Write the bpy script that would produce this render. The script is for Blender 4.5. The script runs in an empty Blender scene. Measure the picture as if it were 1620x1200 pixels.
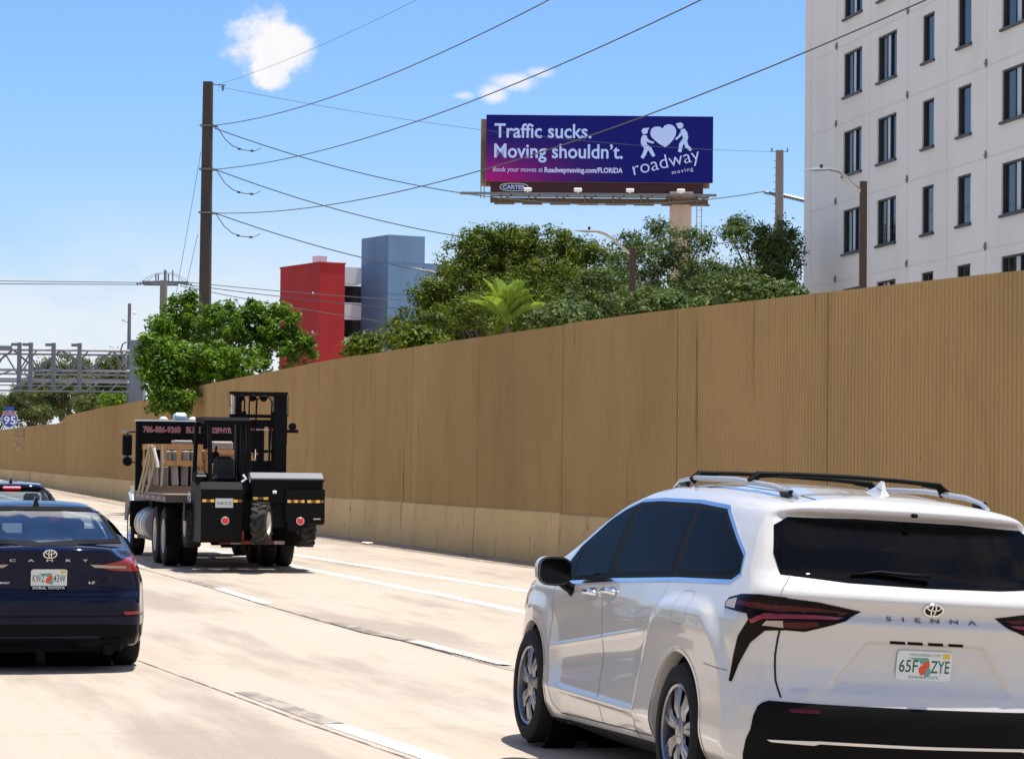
import bpy, bmesh, math, random
import numpy as np
from mathutils import Vector, Matrix
random.seed(7); RNG = np.random.default_rng(11)
scene = bpy.context.scene
COL = scene.collection
# ---------------------------------------------------------------- camera
FOC, HOR, ROLL, CAMH = 4250.0, 738.0, 0.0105, 1.80     # focal length in photo pixels, horizon row, roll, eye height
PITCH = math.atan((HOR - 600) / FOC)
_fw = np.array([0, math.cos(PITCH), math.sin(PITCH)])
_up0 = np.array([0, -math.sin(PITCH), math.cos(PITCH)]); _rt0 = np.array([1.0, 0, 0])
_rt = math.cos(ROLL) * _rt0 + math.sin(ROLL) * _up0
_up = -math.sin(ROLL) * _rt0 + math.cos(ROLL) * _up0
cd = bpy.data.cameras.new("camera"); cam = bpy.data.objects.new("camera", cd); COL.objects.link(cam)
cam.matrix_world = Matrix(((_rt[0], _up[0], -_fw[0], 0), (_rt[1], _up[1], -_fw[1], 0), (_rt[2], _up[2], -_fw[2], CAMH), (0, 0, 0, 1)))
cd.sensor_width = 36.0; cd.lens = FOC / 1620 * 36.0; cd.clip_end = 20000; cd.clip_start = 0.1
scene.camera = cam
scene.render.resolution_x = 1024; scene.render.resolution_y = 758
# ---------------------------------------------------------------- light and exposure
SUN_DIR = Vector((0.17, 0.015, 1.0)).normalized()       # towards the sun: nearly overhead, a little to the right
sl = bpy.data.lights.new("sun", "SUN"); sl.energy = 4.9; sl.angle = math.radians(0.5); sl.color = (1.0, 0.945, 0.85)
sun = bpy.data.objects.new("sun", sl); COL.objects.link(sun)
sun.rotation_euler = SUN_DIR.to_track_quat('Z', 'Y').to_euler()
W = bpy.data.worlds.new("World"); scene.world = W; W.use_nodes = True
scene.view_settings.view_transform = 'Standard'; scene.view_settings.look = 'None'
scene.view_settings.gamma = 1.0; scene.view_settings.exposure = 0.58; scene.view_settings.use_curve_mapping = False

def ray_dir(px, py):
    d = _fw + (px - 810) / FOC * _rt - (py - 600) / FOC * _up
    return d
def at(px, py, Y):
    """the place in the scene at forward distance Y seen towards (px, py) of the photograph"""
    d = ray_dir(px, py); t = Y / d[1]
    return Vector((d[0] * t, Y, CAMH + d[2] * t))

def build_world():
    nt = W.node_tree; nt.nodes.clear(); N = nt.nodes.new; L = nt.links.new
    out = N('ShaderNodeOutputWorld'); bg = N('ShaderNodeBackground'); bg.inputs['Strength'].default_value = 0.098
    sky = N('ShaderNodeTexSky'); sky.sky_type = 'NISHITA'; sky.sun_disc = False
    sky.sun_elevation = math.asin(SUN_DIR.z); sky.sun_rotation = math.atan2(SUN_DIR.x, SUN_DIR.y)
    sky.air_density = 1.0; sky.dust_density = 0.6; sky.ozone_density = 1.6
    tc = N('ShaderNodeTexCoord')
    def math_(op, a, b=None, c=None, clamp=False):
        n = N('ShaderNodeMath'); n.operation = op; n.use_clamp = clamp
        for i, v in enumerate((a, b, c)):
            if v is None: continue
            if isinstance(v, (int, float)): n.inputs[i].default_value = v
            else: L(v, n.inputs[i])
        return n.outputs[0]
    def noise(scale, detail, rough=0.55, loc=(0, 0, 0), sc=(1, 1, 1)):
        m = N('ShaderNodeMapping'); m.inputs['Location'].default_value = loc; m.inputs['Scale'].default_value = sc
        L(tc.outputs['Generated'], m.inputs[0])
        t = N('ShaderNodeTexNoise'); t.inputs['Scale'].default_value = scale; t.inputs['Detail'].default_value = detail
        t.inputs['Roughness'].default_value = rough; L(m.outputs[0], t.inputs['Vector']); return t.outputs['Fac']
    sep = N('ShaderNodeSeparateXYZ'); L(tc.outputs['Generated'], sep.inputs[0])
    def ramp(v, a, b):
        m = N('ShaderNodeMapRange'); m.interpolation_type = 'SMOOTHSTEP'; L(v, m.inputs[0])
        m.inputs[1].default_value = a; m.inputs[2].default_value = b; return m.outputs[0]
    fb = noise(34, 9, 0.62, (3, 1, 7), (1, 1, 1.15)); fb2 = noise(95, 6, 0.6, (9, 5, 2))
    fbm = math_('ADD', math_('MULTIPLY', math_('SUBTRACT', fb, 0.5), 2.6), math_('MULTIPLY', math_('SUBTRACT', fb2, 0.5), 0.35))
    def blob(px, py, rx, rz, lo=0.0, hi=0.62, amt=1.0):
        d = ray_dir(px, py); d = d / np.linalg.norm(d)
        dx = math_('DIVIDE', math_('SUBTRACT', sep.outputs[0], float(d[0])), rx); dz = math_('DIVIDE', math_('SUBTRACT', sep.outputs[2], float(d[2])), rz)
        r = math_('SQRT', math_('ADD', math_('MULTIPLY', dx, dx), math_('MULTIPLY', dz, dz)))
        den = math_('ADD', math_('SUBTRACT', 1.0, r), fbm)
        fwd = math_('GREATER_THAN', sep.outputs[1], 0.0); near = math_('SUBTRACT', 1.0, ramp(r, 1.25, 1.7))
        return math_('MULTIPLY', math_('MULTIPLY', math_('MULTIPLY', fwd, near), amt), ramp(den, lo, hi))
    b = 1 / FOC
    blobs = [blob(438, 72, 78*b, 58*b), blob(425, 112, 44*b, 34*b, .05, .5, .95), blob(815, 130, 52*b, 18*b, .0, .9, .75), blob(780, 150, 30*b, 24*b, .0, .9, .7), blob(734, 152, 24*b, 9*b, .0, .9, .5), blob(855, 115, 28*b, 12*b, .0, .9, .6)]
    acc = blobs[0]
    for q in blobs[1:]: acc = math_('MAXIMUM', acc, q)
    # thin veil near the horizon on the left, and unseen cloud added over the rest of the sky to raise fill light
    veil_n = ramp(noise(9, 6, 0.6, (0.3, 0.2, 0.1), (1, 1, 2.2)), 0.27, 0.54)
    low = math_('SUBTRACT', 1.0, ramp(sep.outputs[2], 0.035, 0.112))
    veil = math_('MULTIPLY', veil_n, math_('MULTIPLY', low, 0.9))
    fill_cloud = math_('MULTIPLY', ramp(noise(3.2, 8, 0.6, (1.3, 4.2, 0.4), (1, 1, 2.0)), 0.46, 0.60),
                math_('MAXIMUM', ramp(sep.outputs[2], 0.3, 0.4), math_('SUBTRACT', 1.0, ramp(sep.outputs[1], -0.2, 0.6))))
    acc = math_('MAXIMUM', acc, math_('MULTIPLY', fill_cloud, 0.9))
    hz = math_('SUBTRACT', 1.0, ramp(sep.outputs[2], -0.02, 0.16))
    tint = N('ShaderNodeMixRGB'); tint.blend_type = 'MULTIPLY'; tint.inputs[0].default_value = 1.0; L(sky.outputs[0], tint.inputs[1]); tint.inputs[2].default_value = SKY_TINT
    mixh = N('ShaderNodeMixRGB'); L(math_("MULTIPLY", hz, 0.5), mixh.inputs[0]); L(tint.outputs[0], mixh.inputs[1]); mixh.inputs[2].default_value = SKY_HAZE
    mixv = N('ShaderNodeMixRGB'); L(veil, mixv.inputs[0]); L(mixh.outputs[0], mixv.inputs[1]); mixv.inputs[2].default_value = SKY_VEIL
    shade = noise(40, 4, 0.5, (2, 2, 2))
    cc = N('ShaderNodeMixRGB'); L(ramp(shade, 0.3, 0.7), cc.inputs[0]); cc.inputs[1].default_value = CLOUD_A; cc.inputs[2].default_value = CLOUD_B
    mixc = N('ShaderNodeMixRGB'); L(acc, mixc.inputs[0]); L(mixv.outputs[0], mixc.inputs[1]); L(cc.outputs[0], mixc.inputs[2])
    L(mixc.outputs[0], bg.inputs[0]); L(bg.outputs[0], out.inputs[0])
SKY_TINT = (0.65, 0.885, 1.22, 1); SKY_HAZE = (4.4, 5.0, 6.0, 1); SKY_VEIL = (5.9, 6.2, 6.6, 1); CLOUD_A = (6.3, 6.3, 6.6, 1); CLOUD_B = (7.6, 7.0, 6.9, 1)
build_world()

# ---------------------------------------------------------------- helpers
def tag(o, label=None, cat=None, group=None, kind=None):
    if label: o['label'] = label
    if cat: o['category'] = cat
    if group: o['group'] = group
    if kind: o['kind'] = kind
    return o
def empty(name, loc=(0, 0, 0), rz=0.0, label=None, cat=None, group=None):
    o = bpy.data.objects.new(name, None); COL.objects.link(o); o.location = loc; o.rotation_euler = (0, 0, rz)
    o.empty_display_size = 0.3
    return tag(o, label, cat, group)
def copy_tree(o, parent=None):
    c = o.copy(); COL.objects.link(c)
    if parent is not None:
        c.parent = parent; c.matrix_parent_inverse = o.matrix_parent_inverse.copy()
    for ch in list(o.children): copy_tree(ch, c)
    return c

def newmat(name, color, rough=0.6, metal=0.0, spec=0.5, noise=None, bump=None, coat=0.0, emit=None, ior=None):
    """noise: list of (scale, detail, colour, lo, hi, stretch) overlays; bump: (scale, strength, distance)"""
    m = bpy.data.materials.new(name); m.use_nodes = True
    nt = m.node_tree; b = nt.nodes['Principled BSDF']; N = nt.nodes.new; L = nt.links.new
    col4 = lambda c: (c[0], c[1], c[2], 1)
    b.inputs['Base Color'].default_value = col4(color); b.inputs['Roughness'].default_value = rough
    b.inputs['Metallic'].default_value = metal; b.inputs['Specular IOR Level'].default_value = spec
    b.inputs['Coat Weight'].default_value = coat; b.inputs['Coat Roughness'].default_value = 0.03
    if emit: b.inputs['Emission Color'].default_value = col4(emit[0]); b.inputs['Emission Strength'].default_value = emit[1]
    tc = N('ShaderNodeTexCoord') if (noise or bump) else None
    prev = None
    for (sc, det, c2, lo, hi, st) in (noise or []):
        mp = N('ShaderNodeMapping'); mp.inputs['Scale'].default_value = st; L(tc.outputs['Object'], mp.inputs[0])
        t = N('ShaderNodeTexNoise'); t.inputs['Scale'].default_value = sc; t.inputs['Detail'].default_value = det; L(mp.outputs[0], t.inputs['Vector'])
        r = N('ShaderNodeMapRange'); r.inputs[1].default_value = lo; r.inputs[2].default_value = hi; L(t.outputs['Fac'], r.inputs[0])
        mx = N('ShaderNodeMixRGB'); L(r.outputs[0], mx.inputs[0])
        if prev is None: mx.inputs[1].default_value = col4(color)
        else: L(prev, mx.inputs[1])
        mx.inputs[2].default_value = col4(c2); prev = mx.outputs[0]
    if prev is not None: L(prev, b.inputs['Base Color'])
    if bump:
        t = N('ShaderNodeTexNoise'); t.inputs['Scale'].default_value = bump[0]; t.inputs['Detail'].default_value = 6; L(tc.outputs['Object'], t.inputs['Vector'])
        bp = N('ShaderNodeBump'); bp.inputs['Strength'].default_value = bump[1]; bp.inputs['Distance'].default_value = bump[2]
        L(t.outputs['Fac'], bp.inputs['Height']); L(bp.outputs[0], b.inputs['Normal'])
    return m
def mix_noise(m, sc, det, c2, lo, hi, st=(1, 1, 1), coord='Object'):
    nt = m.node_tree; b = nt.nodes['Principled BSDF']; N = nt.nodes.new; L = nt.links.new
    tc = N('ShaderNodeTexCoord'); mp = N('ShaderNodeMapping'); mp.inputs['Scale'].default_value = st; L(tc.outputs[coord], mp.inputs[0])
    t = N('ShaderNodeTexNoise'); t.inputs['Scale'].default_value = sc; t.inputs['Detail'].default_value = det; L(mp.outputs[0], t.inputs['Vector'])
    r = N('ShaderNodeMapRange'); r.inputs[1].default_value = lo; r.inputs[2].default_value = hi; L(t.outputs['Fac'], r.inputs[0])
    mx = N('ShaderNodeMixRGB'); L(r.outputs[0], mx.inputs[0])
    bc = b.inputs['Base Color']
    if bc.is_linked: L(bc.links[0].from_socket, mx.inputs[1])
    else: mx.inputs[1].default_value = bc.default_value
    mx.inputs[2].default_value = (*c2, 1); L(mx.outputs[0], bc)

class MB:
    """collects verts/faces of one mesh"""
    def __init__(s): s.v = []; s.f = []; s.mi = []; s.uv = None
    def add(s, v, f, mi=0):
        n = len(s.v); s.v += [tuple(map(float, p)) for p in v]; s.f += [tuple(i + n for i in q) for q in f]; s.mi += [mi] * len(f)
    def box(s, c, d, rz=0.0, mi=0, bev=0.0, M=None):
        cx, cy, cz = c; x, y, z = d[0] / 2, d[1] / 2, d[2] / 2
        if bev > 0:
            b = min(bev, x * .9, y * .9, z * .9); pts = []
            for sz in (-1, 1):
                for sy in (-1, 1):
                    for sx in (-1, 1):
                        pts += [(sx*(x-b), sy*(y-b), sz*z), (sx*(x-b), sy*y, sz*(z-b)), (sx*x, sy*(y-b), sz*(z-b))]
            bm = bmesh.new()
            for p in pts: bm.verts.new(p)
            bmesh.ops.convex_hull(bm, input=list(bm.verts)); bm.verts.index_update()
            bmesh.ops.dissolve_limit(bm, angle_limit=0.01, verts=list(bm.verts), edges=list(bm.edges)); bm.verts.index_update()
            V = [v.co.copy() for v in bm.verts]; F = [[v.index for v in f.verts] for f in bm.faces]; bm.free()
        else:
            V = [Vector((sx*x, sy*y, sz*z)) for sz in (-1, 1) for sy in (-1, 1) for sx in (-1, 1)]
            F = [(0, 2, 3, 1), (4, 5, 7, 6), (0, 1, 5, 4), (2, 6, 7, 3), (0, 4, 6, 2), (1, 3, 7, 5)]
        R = Matrix.Rotation(rz, 3, 'Z') if M is None else M
        s.add([R @ Vector(p) + Vector(c) for p in V], F, mi); return s
    def tube(s, pts, r, n=8, cap=True, mi=0, sq=None):
        pts = [Vector(p) for p in pts]; R = r if hasattr(r, '__len__') else [r] * len(pts)
        rings = []; prevx = None
        for i, p in enumerate(pts):
            if i == 0: t = pts[1] - p
            elif i == len(pts) - 1: t = p - pts[i-1]
            else: t = (pts[i+1] - p).normalized() + (p - pts[i-1]).normalized()
            t.normalize()
            if prevx is None: a = Vector((0, 0, 1)) if abs(t.z) < .9 else Vector((1, 0, 0)); x = t.cross(a).normalized()
            else: x = (prevx - t * prevx.dot(t)).normalized()
            prevx = x; y = t.cross(x)
            rings.append([p + (x * math.cos(2*math.pi*(k+.5)/n) + y * math.sin(2*math.pi*(k+.5)/n) * (sq or 1)) * R[i] for k in range(n)])
        V = [q for rg in rings for q in rg]
        F = [(i*n+k, i*n+(k+1) % n, (i+1)*n+(k+1) % n, (i+1)*n+k) for i in range(len(pts)-1) for k in range(n)]
        if cap: F += [tuple(range(n-1, -1, -1)), tuple((len(pts)-1)*n + k for k in range(n))]
        s.add(V, F, mi); return s
    def lathe(s, prof, n=32, M=None, mi=0, close=False):
        """prof: (radius, axial) pairs about local Y"""
        V = []; 
        for (r, a) in prof:
            for k in range(n):
                t = 2*math.pi*k/n; V.append(Vector((r*math.cos(t), a, r*math.sin(t))))
        m = len(prof); F = []
        for i in range(m if close else m-1):
            j = (i+1) % m
            F += [(i*n+k, i*n+(k+1) % n, j*n+(k+1) % n, j*n+k) for k in range(n)]
        if M is not None: V = [M @ p for p in V]
        s.add(V, F, mi); return s
    def prism(s, poly, a, b, axis='Y', mi=0, M=None):
        """extrude a polygon: poly in the two other axes, from a to b along axis"""
        def P(p, t):
            return {'Y': (p[0], t, p[1]), 'X': (t, p[0], p[1]), 'Z': (p[0], p[1], t)}[axis]
        n = len(poly); V = [Vector(P(p, a)) for p in poly] + [Vector(P(p, b)) for p in poly]
        F = [tuple(range(n)), tuple(range(2*n-1, n-1, -1))] + [(i, n+i, n+(i+1) % n, (i+1) % n) for i in range(n)]
        if M is not None: V = [M @ p for p in V]
        s.add(V, F, mi); return s
    def build(s, name, mats, parent=None, smooth=False, fix=True):
        me = bpy.data.meshes.new(name); me.from_pydata(s.v, [], s.f)
        if not isinstance(mats, (list, tuple)): mats = [mats]
        for m in mats: me.materials.append(m)
        if len(mats) > 1: me.polygons.foreach_set('material_index', s.mi)
        if fix:
            bm = bmesh.new(); bm.from_mesh(me); bmesh.ops.recalc_face_normals(bm, faces=bm.faces); bm.to_mesh(me); bm.free()
        if smooth is True: me.polygons.foreach_set('use_smooth', [True]*len(me.polygons))
        o = bpy.data.objects.new(name, me); COL.objects.link(o)
        if smooth == 'auto' or (isinstance(smooth, float)):
            me.polygons.foreach_set('use_smooth', [True]*len(me.polygons))
            ang = math.radians(35) if smooth == 'auto' else smooth
            bm = bmesh.new(); bm.from_mesh(me)
            for e in bm.edges:
                if len(e.link_faces) == 2 and e.calc_face_angle(0) > ang: e.smooth = False
            bm.to_mesh(me); bm.free()
        if parent is not None: o.parent = parent
        return o
def np_mesh(name, V, F, mats, parent=None, smooth=True, mi=None):
    me = bpy.data.meshes.new(name); V = np.asarray(V, np.float32); F = np.asarray(F, np.int32)
    k = F.shape[1]
    me.vertices.add(len(V)); me.vertices.foreach_set('co', V.ravel())
    me.loops.add(F.size); me.loops.foreach_set('vertex_index', F.ravel())
    me.polygons.add(len(F)); me.polygons.foreach_set('loop_start', np.arange(0, F.size, k, dtype=np.int32))
    me.polygons.foreach_set('loop_total', np.full(len(F), k, np.int32))
    me.polygons.foreach_set('use_smooth', np.full(len(F), bool(smooth)))
    if not isinstance(mats, (list, tuple)): mats = [mats]
    for m in mats: me.materials.append(m)
    if mi is not None: me.polygons.foreach_set('material_index', np.asarray(mi, np.int32))
    me.update(calc_edges=True); me.validate()
    o = bpy.data.objects.new(name, me); COL.objects.link(o)
    if parent is not None: o.parent = parent
    return o
def text_obj(name, txt, mat, parent, M, width=None, height=None, bold=0.0, extrude=0.0, shear=0.0, spacing=1.0, align='LEFT', conform=None):
    """lettering mesh; its x runs along M's x, y up M's y; scaled to the width and cap height asked for"""
    cu = bpy.data.curves.new(name, 'FONT'); cu.body = txt; cu.offset = bold; cu.extrude = extrude; cu.shear = shear
    cu.space_character = spacing; cu.resolution_u = 3; cu.dimensions = '2D'; cu.fill_mode = 'FRONT'
    to = bpy.data.objects.new(name, cu); COL.objects.link(to)
    dg = bpy.context.evaluated_depsgraph_get(); me = bpy.data.meshes.new_from_object(to.evaluated_get(dg))
    bpy.data.objects.remove(to); bpy.data.curves.remove(cu)
    V = np.array([v.co[:] for v in me.vertices]); mn, mx = V.min(0), V.max(0)
    sx = width / (mx[0]-mn[0]) if width else None; sy = height / 0.729 if height else None
    if sx is None: sx = sy
    if sy is None: sy = sx
    x = (V[:, 0] - mn[0]) * sx
    if align == 'CENTER': x -= (mx[0]-mn[0]) * sx / 2
    V = np.stack([x, V[:, 1] * sy, V[:, 2] * min(sx, sy)], 1)
    if conform is not None: V = conform(V)
    for v, c in zip(me.vertices, V): v.co = M @ Vector(c)
    me.materials.clear(); me.materials.append(mat); me.polygons.foreach_set('use_smooth', [False]*len(me.polygons)); me.update()
    o = bpy.data.objects.new(name, me); COL.objects.link(o)
    if parent is not None: o.parent = parent
    return o
def frame(o, x, y):
    """matrix with origin o, x axis x, y axis y"""
    x = Vector(x).normalized(); y = Vector(y); z = x.cross(y).normalized(); y = z.cross(x)
    return Matrix(((x.x, y.x, z.x, o[0]), (x.y, y.y, z.y, o[1]), (x.z, y.z, z.z, o[2]), (0, 0, 0, 1)))
# ---------------------------------------------------------------- ground, road, markings
def gz(x, y):
    """height of the road: level, with a slight cross fall in the near right-hand lane"""
    xb = np.interp(y, [-20, 25, 39, 46, 200], [14.3, -.24, -4.25, -6.38, -46])
    d = (np.asarray(x) - xb) * math.cos(.28)
    return -.050 * np.clip(d, 0, 3.6) * np.clip((38 - np.asarray(y)) / 13, 0, 1)
ROADDIR = 0.28
def grid_sheet(name, xs, ys, z0, m):
    X, Y = np.meshgrid(xs, ys); Z = gz(X, Y) + z0
    V = np.stack([X.ravel(), Y.ravel(), Z.ravel()], 1); nx, ny = len(xs), len(ys)
    i = (np.arange(ny-1)[:, None]*nx + np.arange(nx-1)[None]).ravel()
    return np_mesh(name, V, np.stack([i, i+1, i+nx+1, i+nx], 1), m)
def road_material():
    m = newmat('concrete_road', (0.385, 0.328, 0.268), 0.85, spec=0.3)
    nt = m.node_tree; b = nt.nodes['Principled BSDF']; N = nt.nodes.new; L = nt.links.new
    tc = N('ShaderNodeTexCoord'); mp = N('ShaderNodeMapping'); mp.vector_type = 'POINT'
    mp.inputs['Rotation'].default_value = (0, 0, -ROADDIR); L(tc.outputs['Object'], mp.inputs[0])
    def layer(sc, st, det, lo, hi, colr, amt=1.0, loc=(0, 0, 0)):
        k = N('ShaderNodeMapping'); k.inputs['Scale'].default_value = st; k.inputs['Location'].default_value = loc; L(mp.outputs[0], k.inputs[0])
        t = N('ShaderNodeTexNoise'); t.inputs['Scale'].default_value = sc; t.inputs['Detail'].default_value = det; t.inputs['Roughness'].default_value = .62; L(k.outputs[0], t.inputs['Vector'])
        r = N('ShaderNodeMapRange'); r.inputs[1].default_value = lo; r.inputs[2].default_value = hi; r.inputs[4].default_value = amt; L(t.outputs['Fac'], r.inputs[0])
        mx = N('ShaderNodeMixRGB'); L(r.outputs[0], mx.inputs[0]); bc = b.inputs['Base Color']
        if bc.is_linked: L(bc.links[0].from_socket, mx.inputs[1])
        else: mx.inputs[1].default_value = bc.default_value
        mx.inputs[2].default_value = (*colr, 1); L(mx.outputs[0], bc); return t
    layer(1.2, (1, .25, 1), 6, .45, .75, (.36, .298, .232), .8)
    layer(.42, (1.6, .22, 1), 6, .49, .60, (.225, .188, .152), .85)      # rubber streaks along the lanes
    layer(2.2, (1, .10, 1), 3, .56, .70, (.25, .205, .17), .6, (4, 2, 0))
    layer(11, (1, .5, 1), 7, .60, .76, (.20, .165, .135), .65); layer(.9, (6, .05, 1), 4, .50, .72, (.30, .25, .205), .6, (1, 7, 0)); layer(3.5, (1, 1, 1), 3, .70, .74, (.16, .13, .11), .6, (2, 9, 0))
    layer(60, (1, 1, 1), 4, .35, .75, (.48, .41, .33), .45)
    br = N('ShaderNodeTexBrick'); br.inputs['Scale'].default_value = 1.0; br.offset = 0
    br.inputs['Brick Width'].default_value = 60; br.inputs['Row Height'].default_value = 6.0; br.inputs['Mortar Size'].default_value = .012
    br.inputs['Mortar Smooth'].default_value = .3
    L(mp.outputs[0], br.inputs['Vector'])
    mx = N('ShaderNodeMixRGB'); bc = b.inputs['Base Color']; L(bc.links[0].from_socket, mx.inputs[1]); mx.inputs[2].default_value = (.2, .16, .13, 1)
    mm = N('ShaderNodeMath'); mm.operation = 'MULTIPLY'; mm.inputs[1].default_value = .6; L(br.outputs['Fac'], mm.inputs[0]); L(mm.outputs[0], mx.inputs[0]); L(mx.outputs[0], bc)
    t = N('ShaderNodeTexNoise'); t.inputs['Scale'].default_value = 90; t.inputs['Detail'].default_value = 5; L(mp.outputs[0], t.inputs['Vector'])
    bp = N('ShaderNodeBump'); bp.inputs['Strength'].default_value = .35; bp.inputs['Distance'].default_value = .01
    L(t.outputs['Fac'], bp.inputs['Height']); L(bp.outputs[0], b.inputs['Normal'])
    return m
M_ROAD = road_material()
M_EARTH = newmat('pale_sandy_ground', (.42, .38, .31), .95, noise=[(.1, 6, (.16, .20, .08), .55, .7, (1, 1, 1)), (6, 5, (.34, .30, .24), .5, .75, (1, 1, 1))])
far = [-6000, -2000, -600, -200]; xs = far + list(range(-100, 101, 10)) + [200, 600, 2000, 6000]
ys = [-2000, -300, -60, -20] + list(range(-10, 100, 10)) + [140, 200, 300, 600, 1500, 4000, 9000]
tag(grid_sheet('ground', xs, ys, -.30, M_EARTH), kind='structure')

WY = [-60, 20, 30, 36, 42, 51.2, 56.4, 62.8, 69.6, 96, 122.75, 157, 192.5, 300, 420]
WX = [34.5, 10.1, 6.95, 5.05, 3.2, .40, -1.02, -2.77, -4.78, -11.6, -17.6, -25.5, -33.6, -58, -86]
def wall_xy(y): return float(np.interp(y, WY, WX)), y
# the road: one sheet from the wall across all lanes to the far shoulder
yy = np.concatenate([np.arange(-60, 60, 1.0), np.arange(60, 421, 10.0)])
off = np.array([0, .6, 1.2, 2, 3, 4, 5, 6, 7, 8, 9.5, 11, 13, 16, 20, 26, 34, 44])
wx = np.interp(yy, WY, WX)
Xg = wx[:, None] - off[None] / math.cos(ROADDIR); Yg = np.repeat(yy[:, None], len(off), 1)
V = np.stack([Xg.ravel(), Yg.ravel(), gz(Xg, Yg).ravel()], 1); nx = len(off)
i = (np.arange(len(yy)-1)[:, None]*nx + np.arange(nx-1)[None]).ravel()
tag(np_mesh('road', V, np.stack([i+nx, i+nx+1, i+1, i], 1), M_ROAD), kind='structure')

def strip(name, pts, w, m, z=.004, kind='structure', taper=1.0):
    """a flat strip w wide following ground points"""
    P = []
    for a, b_ in zip(pts[:-1], pts[1:]):
        n = max(1, int(math.dist(a, b_) / .5))
        P += [(a[0]+(b_[0]-a[0])*k/n, a[1]+(b_[1]-a[1])*k/n) for k in range(n)]
    P.append(pts[-1]); V = []; F = []
    for k, p in enumerate(P):
        q = P[min(k+1, len(P)-1)]; r = P[max(k-1, 0)]; d = Vector((q[0]-r[0], q[1]-r[1])).normalized(); nrm = Vector((-d.y, d.x))
        ww = w/2
        for s in (-1, 1):
            x, y = p[0]+nrm.x*ww*s, p[1]+nrm.y*ww*s; V.append((x, y, float(gz(x, y))+z))
        if k: F.append((2*k-2, 2*k-1, 2*k+1, 2*k))
    return tag(np_mesh(name, V, F, m), kind=kind)
M_WHITE = newmat('road_paint', (.78, .76, .72), .7, noise=[(9, 7, (.42, .36, .29), .50, .68, (1, .5, 1))])
M_BLACKPAINT = newmat('black_contrast_paint', (.17, .15, .13), .85, noise=[(5, 8, (.34, .29, .24), .40, .62, (1, .35, 1))])
M_SEAL = newmat('joint_sealant', (.10, .085, .075), .8, noise=[(3, 6, (.34, .28, .23), .45, .62, (1, 1, 1))])
M_DIRT = newmat('gutter_dirt', (.23, .17, .12), .95, noise=[(5, 8, (.38, .30, .23), .42, .62, (1, .35, 1)), (30, 5, (.12, .09, .07), .6, .75, (1, 1, 1))])
def lerp(a, b, t): return (a[0]+(b[0]-a[0])*t, a[1]+(b[1]-a[1])*t)
LA = [(5.1, .9), (-.442, 16.59), (-1.267, 18.873), (-2.031, 21.136), (-3.477, 25.318), (-9.5, 46), (-22, 95)]
LB = [(7.2, 1), (3.9, 12), (.5, 22.9), (-.209, 25.172), (-.982, 27.765), (-1.47, 29.035), (-3.107, 34.707), (-4.222, 38.959), (-6.346, 46.436), (-11.5, 64), (-20, 97)]
LC1 = [(8, 8), (3.1, 24.5), (.159, 34.23), (-1.441, 39.198), (-3.689, 47.182), (-9.2, 66.5), (-16, 92), (-33, 160)]
LC2 = [(7.6, 15), (3.2, 29.6), (.261, 38.987), (-1.7, 45.3), (-3.97, 52.6), (-9.2, 71), (-15, 93), (-33, 167)]
def at_y(line, y):
    ys_ = [p[1] for p in line]; return (float(np.interp(y, ys_, [p[0] for p in line])), y)
def piece(line, y0, y1): return [at_y(line, y0)] + [p for p in line if y0 < p[1] < y1] + [at_y(line, y1)]
strip('edge_line', piece(LC1, 8, 160), .20, M_WHITE)
strip('edge_line', piece(LC2, 15, 167), .20, M_WHITE)
for y0, y1 in ((12.9, 18.7), (31.4, 34.5), (43.5, 46.5), (55.5, 58.5), (67.5, 70.5)):
    strip('lane_dash', piece(LA, y0, y1), .17, M_WHITE)
strip('lane_dash_shadow_paint', piece(LA, 18.75, 21.3), .17, M_BLACKPAINT)
for y0, y1 in ((24.6, 27.75), (34.8, 38.9), (46.5, 49.5), (58.5, 61.5), (70.5, 73.5)):
    strip('lane_dash', piece(LB, y0, y1), .15, M_WHITE)
for y0, y1 in ((27.8, 31.0), (39.0, 41.6)):
    strip('lane_dash_shadow_paint', piece(LB, y0, y1), .15, M_BLACKPAINT)
jx = lambda line, d: [(p[0]+d, p[1]) for p in line]
strip('pavement_joint', jx(piece(LA, 1, 27), -.17), .022, M_SEAL, .003)
strip('pavement_joint', jx(piece(LA, 27, 60), -.17), .03, M_SEAL, .003)
strip('pavement_joint', jx(piece(LB, 1, 26), -.12), .02, M_SEAL, .003)
strip('pavement_joint', jx(piece(LB, 26, 60), -.10), .035, M_SEAL, .003)
gut = [(wall_xy(y)[0] - .45, y) for y in (20, 30, 42, 51.2, 56.4, 62.8, 69.6, 80, 96, 122, 157, 192, 260)]
strip('gutter_dirt_band', gut, .8, M_DIRT, .005)
strip('pavement_joint', [(p[0]-.55, p[1]) for p in gut], .05, M_SEAL, .006)

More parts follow.
